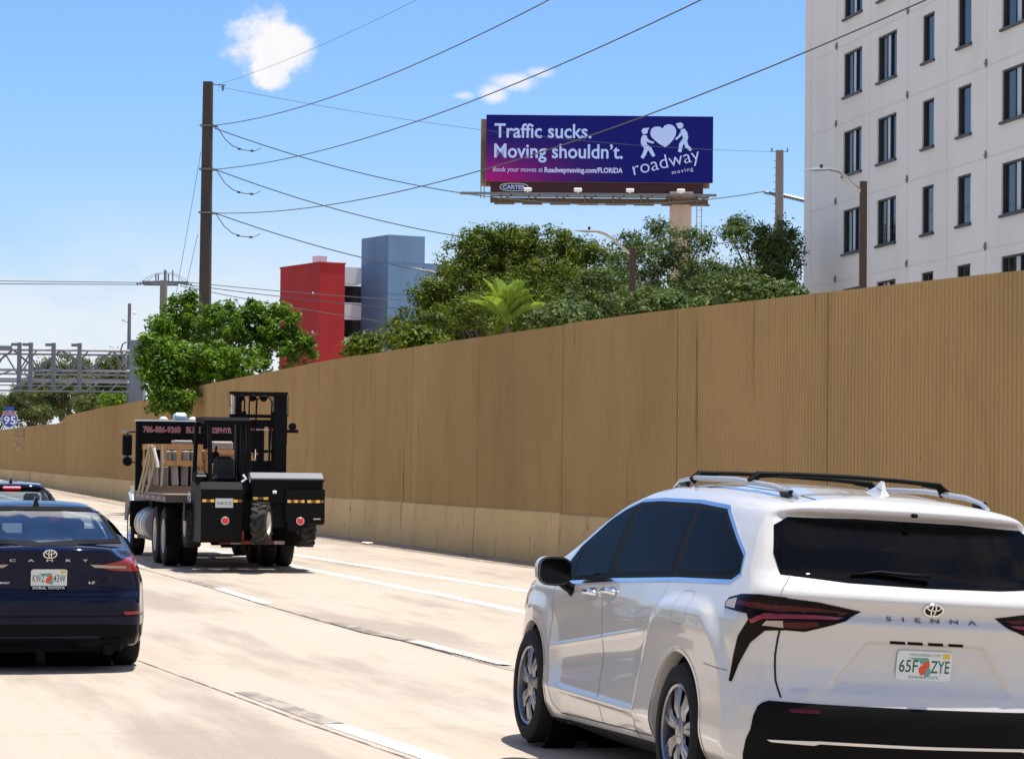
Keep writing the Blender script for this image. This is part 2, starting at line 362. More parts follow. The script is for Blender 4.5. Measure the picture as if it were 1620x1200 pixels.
# ---------------------------------------------------------------- the sound wall
def wall_material():
    m = newmat('tan_fluted_concrete', (.400, .265, .115), .92, spec=.2)
    mix_noise(m, .35, 6, (.350, .230, .099), .38, .70, (1, 1, .6))
    mix_noise(m, 1.6, 8, (.325, .212, .090), .50, .78, (1, 1, .35))
    mix_noise(m, 2.6, 7, (.16, .096, .045), .66, .80, (1.6, 1.6, .12))      # run-down stains
    mix_noise(m, 9, 7, (.15, .088, .042), .70, .80, (1, 1, .35))             # spots
    mix_noise(m, 40, 5, (.33, .20, .085), .55, .8, (1, 1, .6))
    return m
def per_object_tone(m, lo, hi):
    nt = m.node_tree; b = nt.nodes['Principled BSDF']; N = nt.nodes.new; L = nt.links.new
    oi = N('ShaderNodeObjectInfo'); r = N('ShaderNodeMapRange'); L(oi.outputs['Random'], r.inputs[0]); r.inputs[3].default_value = lo; r.inputs[4].default_value = hi
    h = N('ShaderNodeHueSaturation'); bc = b.inputs['Base Color']; L(bc.links[0].from_socket, h.inputs['Color']); L(r.outputs[0], h.inputs['Value']); L(h.outputs[0], bc)
M_WALL = wall_material(); per_object_tone(M_WALL, .96, 1.05)
M_BAR = newmat('painted_barrier', (.56, .40, .185), .85, spec=.3)
mix_noise(M_BAR, .8, 6, (.49, .345, .16), .45, .7, (1, 1, .7)); mix_noise(M_BAR, 5, 8, (.12, .09, .065), .66, .74, (1, 1, .7)); mix_noise(M_BAR, 2.5, 6, (.2, .145, .09), .62, .78, (1.5, 1.5, .25))
per_object_tone(M_BAR, .9, 1.06)
M_JOINT = newmat('dark_joint', (.09, .06, .035), .9)
HN = ([20, 30, 33, 36, 40, 45, 62, 97], [4.1, 4.18, 4.25, 4.29, 4.33, 4.40, 4.5, 4.5])
HF = ([90, 110, 150, 178, 181, 200, 300], [4.52, 4.6, 4.8, 4.86, 4.42, 4.6, 5.3])
def sound_wall(label, y0, y1, H, shift, seed):
    rg = random.Random(seed)
    root = empty('sound_wall', (*wall_xy((y0+y1)/2), 0), 0, label, 'sound wall')
    org = Vector(root.location)
    y = y0; bay = 0
    while y < y1 - .5:
        ye = min(y + (5.75 if y < 100 else 12), y1)
        a = Vector((*wall_xy(y), 0)); b_ = Vector((*wall_xy(ye), 0)); t = (b_ - a); ln = t.length; t.normalize(); n = Vector((-t.y, t.x, 0))
        a = a - n*shift - org; 
        pit = .112; k = max(2, int(ln/pit)); pit = ln/k; prof = []
        for q in range(k):
            o = q*pit; prof += [(o + .10*pit, 0.0), (o + .42*pit, .0), (o + .56*pit, -.022), (o + .94*pit, -.022)]
        prof = [(.006, -.022)] + prof + [(ln-.006, -.022)]
        bt = .955 + rg.uniform(-.018, .018); jit = rg.uniform(-.012, .012)
        mb = MB(); V = []; F = []
        np_ = len(prof); zs = [0, .33, .66, 1.0]
        for (s, d) in prof:
            p = a + t*s + n*(d + .022 + .05*0); ht = float(np.interp(y + (ye-y)*s/ln, *H)) + jit
            for zf in zs: V.append((p.x, p.y, bt + (ht - bt)*zf))
        for q in range(np_-1):
            for r in range(3): F.append((q*4+r, (q+1)*4+r, (q+1)*4+r+1, q*4+r+1))
        mb.add(V, F)
        # cap and back of the slab
        back = [a + t*.006 - n*.22, a + t*(ln-.006) - n*.22]; base = len(mb.v)
        for s, p in zip((0, ln), back):
            ht = float(np.interp(y + (ye-y)*s/ln, *H)) + jit
            mb.v += [(p.x, p.y, bt), (p.x, p.y, ht)]
        mb.f.append((base, base+1, base+3, base+2)); mb.mi.append(0)
        cap = [q*4+3 for q in range(np_)]; mb.f.append(tuple(cap + [base+3, base+1])); mb.mi.append(0)
        mb.f.append((0, 1, 2, 3, base+1, base)); mb.mi.append(0)
        e = (np_-1)*4; mb.f.append((e, e+1, e+2, e+3, base+3, base+2)); mb.mi.append(0)
        mb.build('fluted_panel', M_WALL, root)
        # barrier bay: slightly battered face, a small offset from its neighbours
        sh = rg.uniform(-.012, .012); br = MB(); gzz = -.30
        prof2 = [(-.25, gzz), (.10+sh, gzz), (.085+sh, .25), (.055+sh, bt-.03), (.03+sh, bt), (-.25, bt)]
        V = []
        for s in (.004, ln-.004):
            for (d, z) in prof2: p = a + t*s + n*d; V.append((p.x, p.y, z))
        nn = len(prof2); F = [(i, i+1, nn+i+1, nn+i) for i in range(nn-1)] + [tuple(range(nn)), tuple(range(2*nn-1, nn-1, -1))]
        br.add(V, F); br.build('base_barrier', M_BAR, root)
        jb = MB(); p = a + t*ln - n*.06; jb.box((p.x, p.y, 2.2), (.03, .05, 4.2), math.atan2(t.y, t.x)); jb.build('joint_strip', M_JOINT, root)
        y = ye; bay += 1
    return root
sound_wall('near run of tan fluted sound wall beside the white minivan, on a pale concrete base', 26.4, 95.4, HN, 0.0, 1)
sound_wall('far run of tan fluted sound wall beyond the flatbed truck, its top stepping down on the left', 92.0, 300.0, HF, .75, 2)

M_LITTER = newmat('pale_litter', (.7, .62, .48), .8)
mb = MB(); rg = random.Random(5); q = (-3.25, 61.2)
for k in range(7): mb.box((q[0] + rg.uniform(-.09, .09), q[1] + rg.uniform(-.08, .08), .03), (rg.uniform(.04, .09), rg.uniform(.04, .09), rg.uniform(.03, .07)), rg.uniform(0, 3), bev=.02)
tag(mb.build('roadside_litter', M_LITTER), 'small pale heap of litter at the foot of the barrier right of the truck', 'litter')

# unseen median barrier and trees added left of the road for the minivan's reflections
MED = [(wall_xy(y)[0] - 19.5, y) for y in (-60, 0, 20, 42, 56, 70, 96, 122, 157, 192, 300)]
V = []; F = []
for k, (x, y) in enumerate(MED):
    V += [(x-.30, y, -.2), (x-.12, y, .35), (x-.09, y, 1.05), (x+.09, y, 1.05), (x+.12, y, .35), (x+.30, y, -.2)]
    if k: F += [((k-1)*6+i, (k-1)*6+i+1, k*6+i+1, k*6+i) for i in range(5)]
mb = MB(); mb.add(V, F); tag(mb.build('unseen_reflected_barrier', M_BAR), kind='structure')
# ---------------------------------------------------------------- buildings beyond the wall
M_FACADE = newmat('offwhite_precast', (.70, .685, .66), .9, noise=[(.5, 5, (.64, .625, .605), .4, .7, (1, 1, .4)), (9, 6, (.66, .645, .62), .5, .8, (1, 1, 1))])
M_GROOVE = newmat('panel_groove', (.60, .58, .555), .9)
M_WFRAME = newmat('dark_window_frame', (.035, .035, .04), .5)
M_WGLASS = newmat('dark_window_glass', (.012, .015, .02), .05, spec=.6)
M_BLIND = newmat('pale_blind', (.45, .48, .5), .35)
M_PLATE = newmat('tie_plate', (.16, .16, .16), .6)
def facade(mb, s0, s1, z0, z1, holes, P, depth):
    """wall skin in (s, z) with rectangular holes that have reveals; P(s, z, d) gives the point d metres behind the face"""
    S = sorted({s0, s1, *[h[0] for h in holes], *[h[1] for h in holes]}); Z = sorted({z0, z1, *[h[2] for h in holes], *[h[3] for h in holes]})
    for a, b in zip(S[:-1], S[1:]):
        for c, d in zip(Z[:-1], Z[1:]):
            if any(h[0]-1e-6 <= a and b <= h[1]+1e-6 and h[2]-1e-6 <= c and d <= h[3]+1e-6 for h in holes): continue
            mb.add([P(a, c, 0), P(b, c, 0), P(b, d, 0), P(a, d, 0)], [(0, 1, 2, 3)])
    for (a, b, c, d) in holes:
        q = [(a, c), (b, c), (b, d), (a, d)]
        for i in range(4):
            p, r = q[i], q[(i+1) % 4]
            mb.add([P(*p, 0), P(*r, 0), P(*r, depth), P(*p, depth)], [(0, 1, 2, 3)])
def white_building():
    org = Vector((11.7, 108, 0)); u = Vector((.19, -1, 0)).normalized(); n = Vector((u.y, -u.x, 0))   # n points to the road side
    if n.x > 0: n = -n
    root = empty('apartment_building', org, 0, 'white concrete apartment block with dark windows rising behind the wall at right', 'building')
    P = lambda s, z, d: u*s - n*d + Vector((0, 0, z))
    cols = [(5.09, 7.32, 2), (9.18, 11.33, 2), (14.1, 15.34, 1), (17.65, 18.98, 1), (21.75, 24.3, 2), (26.4, 28.6, 2)]
    rows = [k*3.02 + .02 for k in range(10)]
    holes = [(a, b, r+1.0, r+2.68) for (a, b, k) in cols for r in rows]
    mb = MB(); facade(mb, 0, 31, -.3, 30.3, holes, P, .22)
    q = [P(0, -.3, 0), P(0, 30.3, 0), P(0, 30.3, 16), P(0, -.3, 16)]; mb.add(q, [(0, 1, 2, 3)])
    q = [P(31, -.3, 0), P(31, 30.3, 0), P(31, 30.3, 16), P(31, -.3, 16)]; mb.add(q, [(3, 2, 1, 0)])
    mb.add([P(0, 30.3, 0), P(31, 30.3, 0), P(31, 30.3, 16), P(0, 30.3, 16)], [(0, 1, 2, 3)])
    mb.add([P(0, -.3, 16), P(31, -.3, 16), P(31, 30.3, 16), P(0, 30.3, 16)], [(3, 2, 1, 0)])
    mb.build('wall', M_FACADE, root, fix=False)
    g = MB(); ang = math.atan2(u.y, u.x)
    for z in [r for r in rows]:
        c = P(15.5, z, -.003); g.box(c, (31, .012, .035), ang)
    for s in (.9, 4.25, 8.3, 12.6, 16.65, 20.4, 25.2):
        c = P(s, 15, -.004); g.box(c, (.03 if s > 1 else .02, .012, 30), ang)
    g.build('panel_groove', M_GROOVE, root)
    for s in (4.25, 12.6, 20.4, 29.0):
        for r in rows[2:]:
            a = MB(); a.box(P(s, r+.10, -.04), (.05, .05, .26), ang); a.box(P(s, r+.10, -.05), (.24, .04, .05), ang); a.build('anchor_plate', M_PLATE, root)
    for (a, b, k) in cols:
        for r in rows:
            z0, z1 = r+1.0, r+2.68; f = MB(); w = .06
            f.box(P((a+b)/2, z0+w/2+.001, .10), (b-a-.01, .10, w), ang); f.box(P((a+b)/2, z1-w/2-.001, .10), (b-a-.01, .10, w), ang)
            for s in (a+w/2+.003, b-w/2-.003): f.box(P(s, (z0+z1)/2, .10), (w, .10, z1-z0-2*w), ang)
            f.box(P((a+b)/2, z0-.045, -.03), (b-a+.1, .12, .08), ang)
            fo = f.build('window', M_WFRAME, root)
            g = MB(); g.box(P((a+b)/2, (z0+z1)/2, .15), (b-a, .02, z1-z0), ang); g.build('pane', M_WGLASS, fo)
            g = MB()
            if k == 2:
                m_ = a + (b-a)*.50; g.box(P(m_, (z0+z1)/2, .12), ((b-a)*.15, .03, z1-z0-.14), ang); g.build('pale_sash', M_BLIND, fo)
                g = MB()
                for s in (a+(b-a)*.40, a+(b-a)*.60): g.box(P(s, (z0+z1)/2, .10), (.05, .05, z1-z0-.14), ang)
                g.build('mullion', M_WFRAME, fo)
            else:
                g.box(P(b-.21, (z0+z1)/2, .12), (.26, .03, z1-z0-.14), ang); g.build('pale_sash', M_BLIND, fo)
    return root
white_building()

M_RED = newmat('red_stucco', (.31, .011, .013), .9, noise=[(.6, 5, (.26, .009, .011), .45, .7, (1, 1, .3))])
M_BLUE = newmat('slate_blue_stucco', (.125, .215, .335), .9, noise=[(.5, 5, (.11, .19, .30), .45, .7, (1, 1, .3))])
M_BLUEG = newmat('blue_groove', (.10, .175, .275), .9)
M_GWHITE = newmat('garage_white', (.70, .70, .72), .85)
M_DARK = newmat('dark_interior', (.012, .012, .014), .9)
def garage():
    org = Vector((-17.3, 240, 0)); u = Vector((.87, .49, 0)).normalized(); v = Vector((-u.y, u.x, 0)); ang = math.atan2(u.y, u.x)
    root = empty('parking_garage', org, 0, 'red, white and slate blue parking garage beyond the bright green tree', 'building')
    def bx(mb, u0, u1, v0, v1, z0, z1): mb.box(u*((u0+u1)/2) + v*((v0+v1)/2) + Vector((0, 0, (z0+z1)/2)), (u1-u0, v1-v0, z1-z0), ang)
    m = MB(); bx(m, 0, 2.5, 0, 8.5, -.3, 19.8); bx(m, -.06, 2.56, -.06, 8.56, 19.8, 19.95); m.build('red_tower', M_RED, root)
    m = MB(); bx(m, 6.67, 10.4, -.32, 5.2, -.3, 22.7); m.build('blue_tower', M_BLUE, root)
    g = MB()
    for z in (20.2, 17.4, 14.6, 11.8): g_ = z; bx(g, 6.655, 10.415, -.335, 5.2, z, z+.05)
    g.build('wall_groove', M_BLUEG, root)
    m = MB(); bx(m, 10.4, 30, 1.2, 6, 19.2, 20.4); m.build('blue_parapet', M_BLUE, root)
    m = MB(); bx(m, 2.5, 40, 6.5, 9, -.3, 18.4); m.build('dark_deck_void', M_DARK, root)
    for z in (18.45, 15.2, 12.0, 8.8, 5.6, 2.4):
        m = MB(); bx(m, 2.5, 6.67, 5.1, 6.4, z, z+1.55); bx(m, 10.4, 30, 1.6, 6.4, z-.15, z+.75); m.build('white_parapet', M_GWHITE, root)
    for z in (10, 13.7, 17.2):
        m = MB(); m.box(v*1.2 - u*.06 + Vector((0, 0, z)), (.12, .25, .25), ang, bev=.03); m.build('wall_lamp', M_GWHITE, root)
    m = MB(); bx(m, 1.7, 2.6, 4, 5.2, 19.95, 20.75); bx(m, 1.65, 2.65, 3.95, 5.25, 20.75, 20.82); m.build('roof_vent', M_GWHITE, root)
    return root
garage()
# ---------------------------------------------------------------- the billboard
def ad_material():
    m = newmat('printed_vinyl', (.03, .03, .2), .7, spec=.15); nt = m.node_tree; b = nt.nodes['Principled BSDF']; N = nt.nodes.new; L = nt.links.new
    tc = N('ShaderNodeTexCoord'); sp = N('ShaderNodeSeparateXYZ'); L(tc.outputs['Object'], sp.inputs[0])
    def mth(op, a, b_, cl=False):
        n = N('ShaderNodeMath'); n.operation = op; n.use_clamp = cl
        for i, v in enumerate((a, b_)):
            if isinstance(v, (int, float)): n.inputs[i].default_value = v
            else: L(v, n.inputs[i])
        return n.outputs[0]
    # print runs from magenta at its lower left to deep blue at its upper right
    dx = mth('MULTIPLY', mth('ADD', sp.outputs[0], 7.3), 1/9.5); dz = mth('MULTIPLY', sp.outputs[2], 1/3.6)
    r = mth('SQRT', mth('ADD', mth('MULTIPLY', dx, dx), mth('MULTIPLY', dz, dz)), 0)
    cr = N('ShaderNodeValToRGB'); L(r, cr.inputs[0]); e = cr.color_ramp.elements
    e[0].position = 0; e[0].color = (.46, .012, .20, 1); e[1].position = 1.15 if False else 1.0; e[1].color = (.007, .009, .15, 1)
    k = cr.color_ramp.elements.new(.42); k.color = (.13, .012, .17, 1); k = cr.color_ramp.elements.new(.72); k.color = (.03, .012, .15, 1)
    L(cr.outputs[0], b.inputs['Base Color']); return m
M_AD = ad_material()
M_ADTXT = newmat('pale_blue_print', (.50, .64, 1.0), .6)
M_ADTXT2 = newmat('pale_lilac_print', (.62, .64, .95), .6)
M_MAROON = newmat('maroon_steel', (.06, .014, .014), .7)
M_RUST = newmat('weathered_brown_panel', (.26, .17, .10), .9, noise=[(1.5, 6, (.14, .09, .055), .45, .65, (1, 1, .4))])
M_GALV = newmat('galvanised_steel', (.42, .43, .44), .5, metal=.6)
M_CATW = newmat('catwalk_grey', (.16, .16, .17), .7)
M_TRUSSB = newmat('brown_truss', (.11, .075, .055), .8)
M_BPOLE = newmat('tan_steel_column', (.55, .42, .34), .75, noise=[(.8, 5, (.46, .34, .27), .45, .7, (1, 1, .4))])
M_LAMPW = newmat('white_lamp_housing', (.75, .74, .72), .5)
M_BLACK = newmat('black_paint', (.015, .015, .017), .45)
def billboard():
    Yb = 172.0; S = Yb/FOC; x0 = (765-810)*S; xw = 360*S; zb = at(945, 288, Yb).z; hgt = 4.27
    rz = -.012
    root = empty('billboard', (x0 + xw/2, Yb, 0), rz, 'blue and magenta moving company billboard on a tan steel column above the trees', 'billboard')
    hw = xw/2
    m = MB(); m.box((0, 0, hgt/2), (xw, .25, hgt), bev=.02); f = m.build('ad_face', M_AD, root); f.location = (0, 0, zb)
    # the second face behind, its near end showing at the left
    m = MB(); m.box((-.15, 1.9, zb+hgt/2-.15), (xw+.1, .25, hgt)); m.build('back_face', M_RUST, root)
    m = MB(); m.box((-hw-.18, 1.0, zb+hgt/2-.2), (.32, 1.6, hgt-.1)); m.build('side_panel', M_RUST, root)
    m = MB()
    for x in (-hw-.12, -hw-.34): m.tube([(x, 1.2, zb-1.0), (x, 1.2, zb+hgt-.3)], .04)
    m.build('ladder', M_GALV, root)
    m = MB(); m.box((-.15, .25, zb-.38), (xw-.9, .2, .76), bev=.01); m.build('lower_skirt', M_MAROON, root)
    m = MB(); 
    m.box((-.7, -.55, zb-.86), (xw+1.8, .95, .07)); m.box((-.7, -1.02, zb-.88), (xw+1.8, .06, .14)); m.build('catwalk', M_CATW, root)
    m = MB(); m.box((0, -.1, zb-1.25), (xw-.6, .16, .3)); m.box((0, .6, zb-1.15), (xw-.6, .16, .3)); m.box((0, -.95, zb-1.05), (xw-.6, .08, .1))
    for k in range(8):
        x = -hw+1.0 + k*(xw-2.0)/7
        m.box((x, -.45, zb-1.06), (.09, 1.1, .42)); m.tube([(x, -.1, zb-1.28), (x+.9, -.9, zb-.84)], .045, 6)
        m.box((x+.2, .7, zb-1.36), (1.3, .5, .10))
    m.build('truss', M_TRUSSB, root)
    for px in (832, 911, 993, 1073):
        x = (px-945)*S; m = MB(); m.box((x, -1.35, zb-.66), (.52, .35, .22), bev=.05); m.box((x, -1.2, zb-.80), (.07, .5, .06)); lm_ = m.build('flood_lamp', M_LAMPW, root)
    xc = (1075.5-945)*S; m = MB(); m.lathe([(.72, -zb+0), (.72, -zb+.001)], 8)
    m = MB(); n = 28; ring = [(xc + .71*math.cos(2*math.pi*k/n), .9 + .71*math.sin(2*math.pi*k/n)) for k in range(n)]
    m.prism(ring, -.3, zb-1.1, 'Z'); m.build('column', M_BPOLE, root, smooth='auto')
    m = MB(); m.box((xc, .9, zb-1.0), (1.9, 1.9, .25)); m.box((xc, .3, zb-.75), (1.5, 1.4, .3)); m.build('column_head', M_BPOLE, root)
    m = MB()
    for dx in (1.0, 1.32): m.tube([(xc+dx, .2, 2), (xc+dx, .2, zb-.8)], .035)
    for k in range(40): m.tube([(xc+1.0, .2, 2+k*.42), (xc+1.32, .2, 2+k*.42)], .02, 5)
    m.build('access_ladder', M_GALV, root)
    # the print, a few millimetres proud of the vinyl
    def T(px, py): return ((px-945)*S, -.132, zb + (287.5-py)*S)
    X, Z = (1, 0, 0), (0, 0, 1)
    def txt(s, px, py, w, h, b=0.0, m=M_ADTXT, rot=0.0, **k):
        c, sn = math.cos(rot), math.sin(rot)
        return text_obj('lettering', s, m, f, Matrix.Translation((0, 0, -zb)) @ frame(T(px, py), (c, 0, sn), (-sn, 0, c)), w*S, h*S, b, **k)
    txt('Traffic sucks.', 778, 218, 154, 23, .016); txt("Moving shouldn\u2019t.", 778, 250, 204, 23, .016)
    txt('Book your moves at', 776.5, 272.5, 79, 8, .0, M_ADTXT2); txt('Roadwaymoving.com/FLORIDA', 858, 273, 124, 8.2, .03, M_ADTXT2)
    txt('roadway', 1000.5, 276.5, 108, 23, -.008, M_ADTXT2, rot=.235); txt('moving', 1060.5, 274.5, 34, 6.5, 0, M_ADTXT2, rot=.2, spacing=1.25)
    # emblem: two capped figures carrying a heart
    c = lambda pts: [T(990 + x/12, 185 + y/12) for x, y in pts]
    def flat(name, polys):
        mb = MB()
        for i, p in enumerate(polys): mb.add([(q[0], -.15 - .006*i, q[2]-zb) for q in c(p)], [tuple(range(len(p)))])
        mb.build(name, M_ADTXT, f, fix=False)
    def disc(cx, cy, r, n=20): return [(cx + r*math.cos(2*math.pi*k/n), cy + r*math.sin(2*math.pi*k/n)) for k in range(n)]
    def limb(pts, ws):
        L_, R_ = [], []
        for i, p in enumerate(pts):
            a = pts[max(i-1, 0)]; b_ = pts[min(i+1, len(pts)-1)]; d = Vector((b_[0]-a[0], b_[1]-a[1])).normalized()
            L_.append((p[0]-d.y*ws[i], p[1]+d.x*ws[i])); R_.append((p[0]+d.y*ws[i], p[1]-d.x*ws[i]))
        return L_ + R_[::-1]
    heart = [(715, 560), (600, 500), (500, 420), (440, 360), (422, 290), (440, 215), (500, 172), (570, 165), (625, 178), (655, 205), (690, 150), (760, 122), (830, 130), (890, 175), (918, 245), (905, 330), (860, 415), (790, 495)]
    flat('heart_emblem', [heart])
    flat('figure_emblem', [disc(318, 255, 60), [(330, 200), (408, 190), (385, 225), (340, 240)], limb([(322, 335), (305, 400), (300, 470), (320, 540)], [40, 58, 56, 50]),
         limb([(330, 380), (395, 450), (490, 480)], [22, 24, 18]), limb([(320, 520), (350, 590), (310, 700), (268, 770)], [44, 40, 36, 30]), limb([(330, 530), (420, 600), (495, 735)], [40, 38, 30])])
    flat('figure_emblem', [disc(990, 145, 60), [(975, 88), (900, 112), (925, 135), (960, 130)], limb([(1030, 215), (1070, 290), (1095, 370), (1080, 440)], [42, 58, 50, 44]),
         limb([(1010, 290), (975, 350), (905, 410)], [24, 22, 18]), limb([(1075, 420), (1010, 500), (985, 650)], [44, 38, 34]), limb([(1085, 440), (1120, 540), (1205, 612)], [38, 36, 28])])
    # maker's plate on the skirt
    oc = T(810, 296.5); mb = MB(); ell = lambda a, b_: [(oc[0] + a*math.copysign(abs(math.cos(t))**.6, math.cos(t)), oc[2] + b_*math.copysign(abs(math.sin(t))**.8, math.sin(t))) for t in [2*math.pi*k/28 for k in range(28)]]
    mb.prism(ell(.92, .26), .10, .14, 'Y'); pl = mb.build('maker_plate', M_LAMPW, root)
    mb = MB(); mb.prism(ell(.87, .21), .09, .10, 'Y'); mb.build('plate_field', M_BLACK, pl)
    text_obj('lettering', 'CARTER', M_ADTXT2, pl, frame((oc[0]-.72, .085, oc[2]-.12), X, Z), 1.44, .26, .03)
    return root
billboard()
# ---------------------------------------------------------------- poles, wires, street lamps
M_CPOLE = newmat('dark_concrete_pole', (.062, .050, .043), .9, noise=[(1.2, 6, (.045, .036, .03), .45, .7, (1, 1, .15))])
M_CPOLE2 = newmat('grey_concrete_pole', (.24, .21, .19), .9, noise=[(1.2, 6, (.16, .14, .12), .45, .7, (1, 1, .15))])
M_WIRE = newmat('wire', (.05, .055, .06), .6)
M_INSUL = newmat('grey_insulator', (.12, .13, .16), .35)
M_BROWNPOLE = newmat('brown_lamp_pole', (.075, .045, .035), .8)
M_SILVER = newmat('brushed_aluminium', (.55, .54, .53), .35, metal=.85)
def sqpole(mb, x, y, z0, z1, w0, w1):
    V = []; 
    for z, w in ((z0, w0), (z1, w1)):
        h = w/2; c = h*.25; V += [(x+a, y+b, z) for a, b in ((-h+c, -h), (h-c, -h), (h, -h+c), (h, h-c), (h-c, h), (-h+c, h), (-h, h-c), (-h, -h+c))]
    mb.add(V, [(i, (i+1) % 8, 8+(i+1) % 8, 8+i) for i in range(8)] + [tuple(range(8)), tuple(range(15, 7, -1))])
def catenary(A, B, sag, n=28):
    A, B = Vector(A), Vector(B); return [A.lerp(B, k/n) - Vector((0, 0, sag*4*(k/n)*(1-k/n))) for k in range(n+1)]
px_ = -12.85
ut = empty('utility_pole', (px_, 112, 0), 0, 'tall dark square concrete utility pole with three pairs of wires, behind the green tree', 'utility pole')
mb = MB(); sqpole(mb, 0, 0, -.3, 17.75, .56, .40); mb.build('pole', M_CPOLE, ut)
hz = (15.9, 14.08, 12.26)
for z in hz:
    mb = MB(); mb.box((0, 0, z), (.60, .60, .07)); mb.tube([(.2, 0, z), (.42, 0, z-.02)], .045, 6); mb.build('wire_bracket', M_INSUL, ut)
    mb = MB(); mb.tube([(.40, 0, z-.03), (.75, .1, z-.55), (1.05, .25, z-.80), (1.45, .5, z-.93), (1.9, .9, z-.92), (2.15, 1.2, z-.75)], .018, 6)
    for q in ((1.3, .4, z-.90), (1.8, .8, z-.93)): mb.box(q, (.12, .06, .08), .6)
    mb.build('jumper_wire', M_WIRE, ut)
mb = MB(); mb.tube([(.2, 0, 17.65), (.75, 0, 17.62)], .025, 6); mb.box((.62, 0, 17.5), (.09, .09, .22)); mb.build('top_bracket', M_INSUL, ut)
WIRES = [('wire from the top arm sweeping up over the billboard', (-12.65, 112, 15.92), (5.13, 45, 12.33), .92, .017),
 ('wire from the middle arm sweeping up over the billboard', (-12.62, 112, 14.08), (7.27, 45, 11.87), 1.02, .017),
 ('wire from the lowest arm crossing in front of the billboard face', (-12.59, 112, 12.26), (9.4, 45, 10.9), 1.3, .017),
 ('thin wire from the very top of the pole rising to the upper edge', (-12.43, 112, 17.64), (5.12, 45, 13.59), .53, .007),
 ('thin faint wire from the pole top passing behind the billboard', (-12.43, 112, 17.56), (12.53, 130, 17.21), .56, .009),
 ('wire from the top arm sagging down behind the billboard catwalk', (-12.54, 112, 15.81), (12.11, 130, 15.26), 1.67, .022),
 ('wire from the middle arm sagging down into the big dark tree', (-12.51, 112, 14.09), (12.13, 130, 13.05), 1.7, .022),
 ('wire from the lowest arm sagging down past the blue tower', (-12.49, 112, 12.26), (12.14, 130, 11.05), 1.61, .022)]
def wire(label, A, B, sag, r, group='power lines on the tall dark pole'):
    mb = MB(); mb.tube(catenary(A, B, sag), r, 6)
    return tag(mb.build('overhead_wire', M_WIRE, None, smooth=True), 'dark overhead ' + label, 'wire', group)
for w in WIRES: wire(*w)
for (a, b) in (((318, 240), (283, 440)), ((313, 370), (296, 445))):
    mb = MB(); A = at(*a, 112); B = at(*b, 112); mb.tube([A, B + (B-A)*.6], .010, 5)
    tag(mb.build('guy_wire', M_WIRE), 'thin guy wire slanting down left from the tall dark pole' + (', the upper one' if a[1] < 300 else ', the lower one'), 'wire', 'guy wires of the tall dark pole')
# pole with crossarm and insulators further off
A = at(259, 447, 175); s = 175/FOC
cp = empty('utility_pole', (A.x, A.y, 0), 0, 'grey concrete pole with a crossarm of insulators, left of the tall dark pole', 'utility pole')
mb = MB(); sqpole(mb, 0, 0, -.3, A.z+.15, .55, .44); mb.build('pole', M_CPOLE2, cp)
mb = MB(); mb.box((.1, 0, A.z+.02), (3.0, .16, .16)); mb.box((-.2, .3, A.z-.12), (2.2, .12, .12)); mb.build('crossarm', M_INSUL, cp)
for dx in (-.52, -.36, .04, .14, .3, .58): 
    mb = MB(); h = .75 if abs(dx) < .2 or dx > .5 else .5; mb.tube([(dx, 0, A.z+.08), (dx, 0, A.z+.08+h)], .045, 6); mb.build('insulator', M_INSUL, cp)
mb = MB()
for sg in (-1, 1):
    for k in range(6): mb.box((sg*(.75 + k*.2), .05*k, A.z - .02*k), (.12, .14, .14))
mb.build('strain_insulator', M_INSUL, cp)
for hh, ww in ((.78, 1.7), (.7, 1.4)):
    mb = MB(); mb.tube([(-ww+2*ww*k/14 + .1, 0, A.z - .1 + hh*(1-((k-7)/7)**2)) for k in range(15)], .014, 5); mb.build('jumper_wire', M_WIRE, cp)
for (a, b, sg, lb) in (((-1500, 424), (240, 447), .05, 'upper wire running left along the skyline from the crossarm pole'), ((-1500, 438), (240, 450), .05, 'lower wire running left along the skyline from the crossarm pole'),
      ((285, 445), (660, 476), .1, 'highest of three wires crossing in front of the red tower'), ((285, 449), (655, 490), .1, 'middle of three wires crossing in front of the red tower'), ((285, 452), (600, 508), .1, 'lowest of three wires crossing in front of the red tower')):
    wire(lb, at(*a, 175), at(*b, 172), sg, .024, 'power lines on the crossarm pole')
# pole at the right, before the white building
A = at(1233.5, 238, 130)
rp = empty('utility_pole', (A.x, A.y, 0), 0, 'slim grey concrete utility pole just left of the white building', 'utility pole')
mb = MB(); sqpole(mb, 0, 0, -.3, A.z, .50, .36); mb.build('pole', M_CPOLE2, rp)
mb = MB(); mb.tube([(-.75, 0, 15.24), (-.1, 0, 15.1)], .085, 8); mb.tube([(.1, 0, 15.1), (1.4, -.4, 14.75)], .085, 8); 
for k in range(9): mb.tube([(.25+k*.13, -.03-k*.04, 15.06-k*.035), (.30+k*.13, -.04-k*.04, 15.05-k*.035)], .13, 8)
mb.build('strain_insulator', M_INSUL, rp)
mb = MB(); mb.tube([(-.4, 0, A.z-.05), (.4, 0, A.z-.05)], .02, 6)
for sx in (-1, 1): mb.tube([(sx*.4, 0, A.z-.05), (sx*.36, 0, A.z+.12)], .035, 6)
mb.build('top_bracket', M_INSUL, rp)
mb = MB()
for k in range(14): mb.tube([(-.30, 0, A.z-.5-k*.35), (-.18, 0, A.z-.5-k*.35)], .015, 5)
mb.build('climbing_steps', M_INSUL, rp)
wire('wire leaving the slim right-hand pole behind the white building', (A.x+1.4, 129.6, 14.75), (30, 118, 14.9), .2, .02, 'power lines on the slim pole')
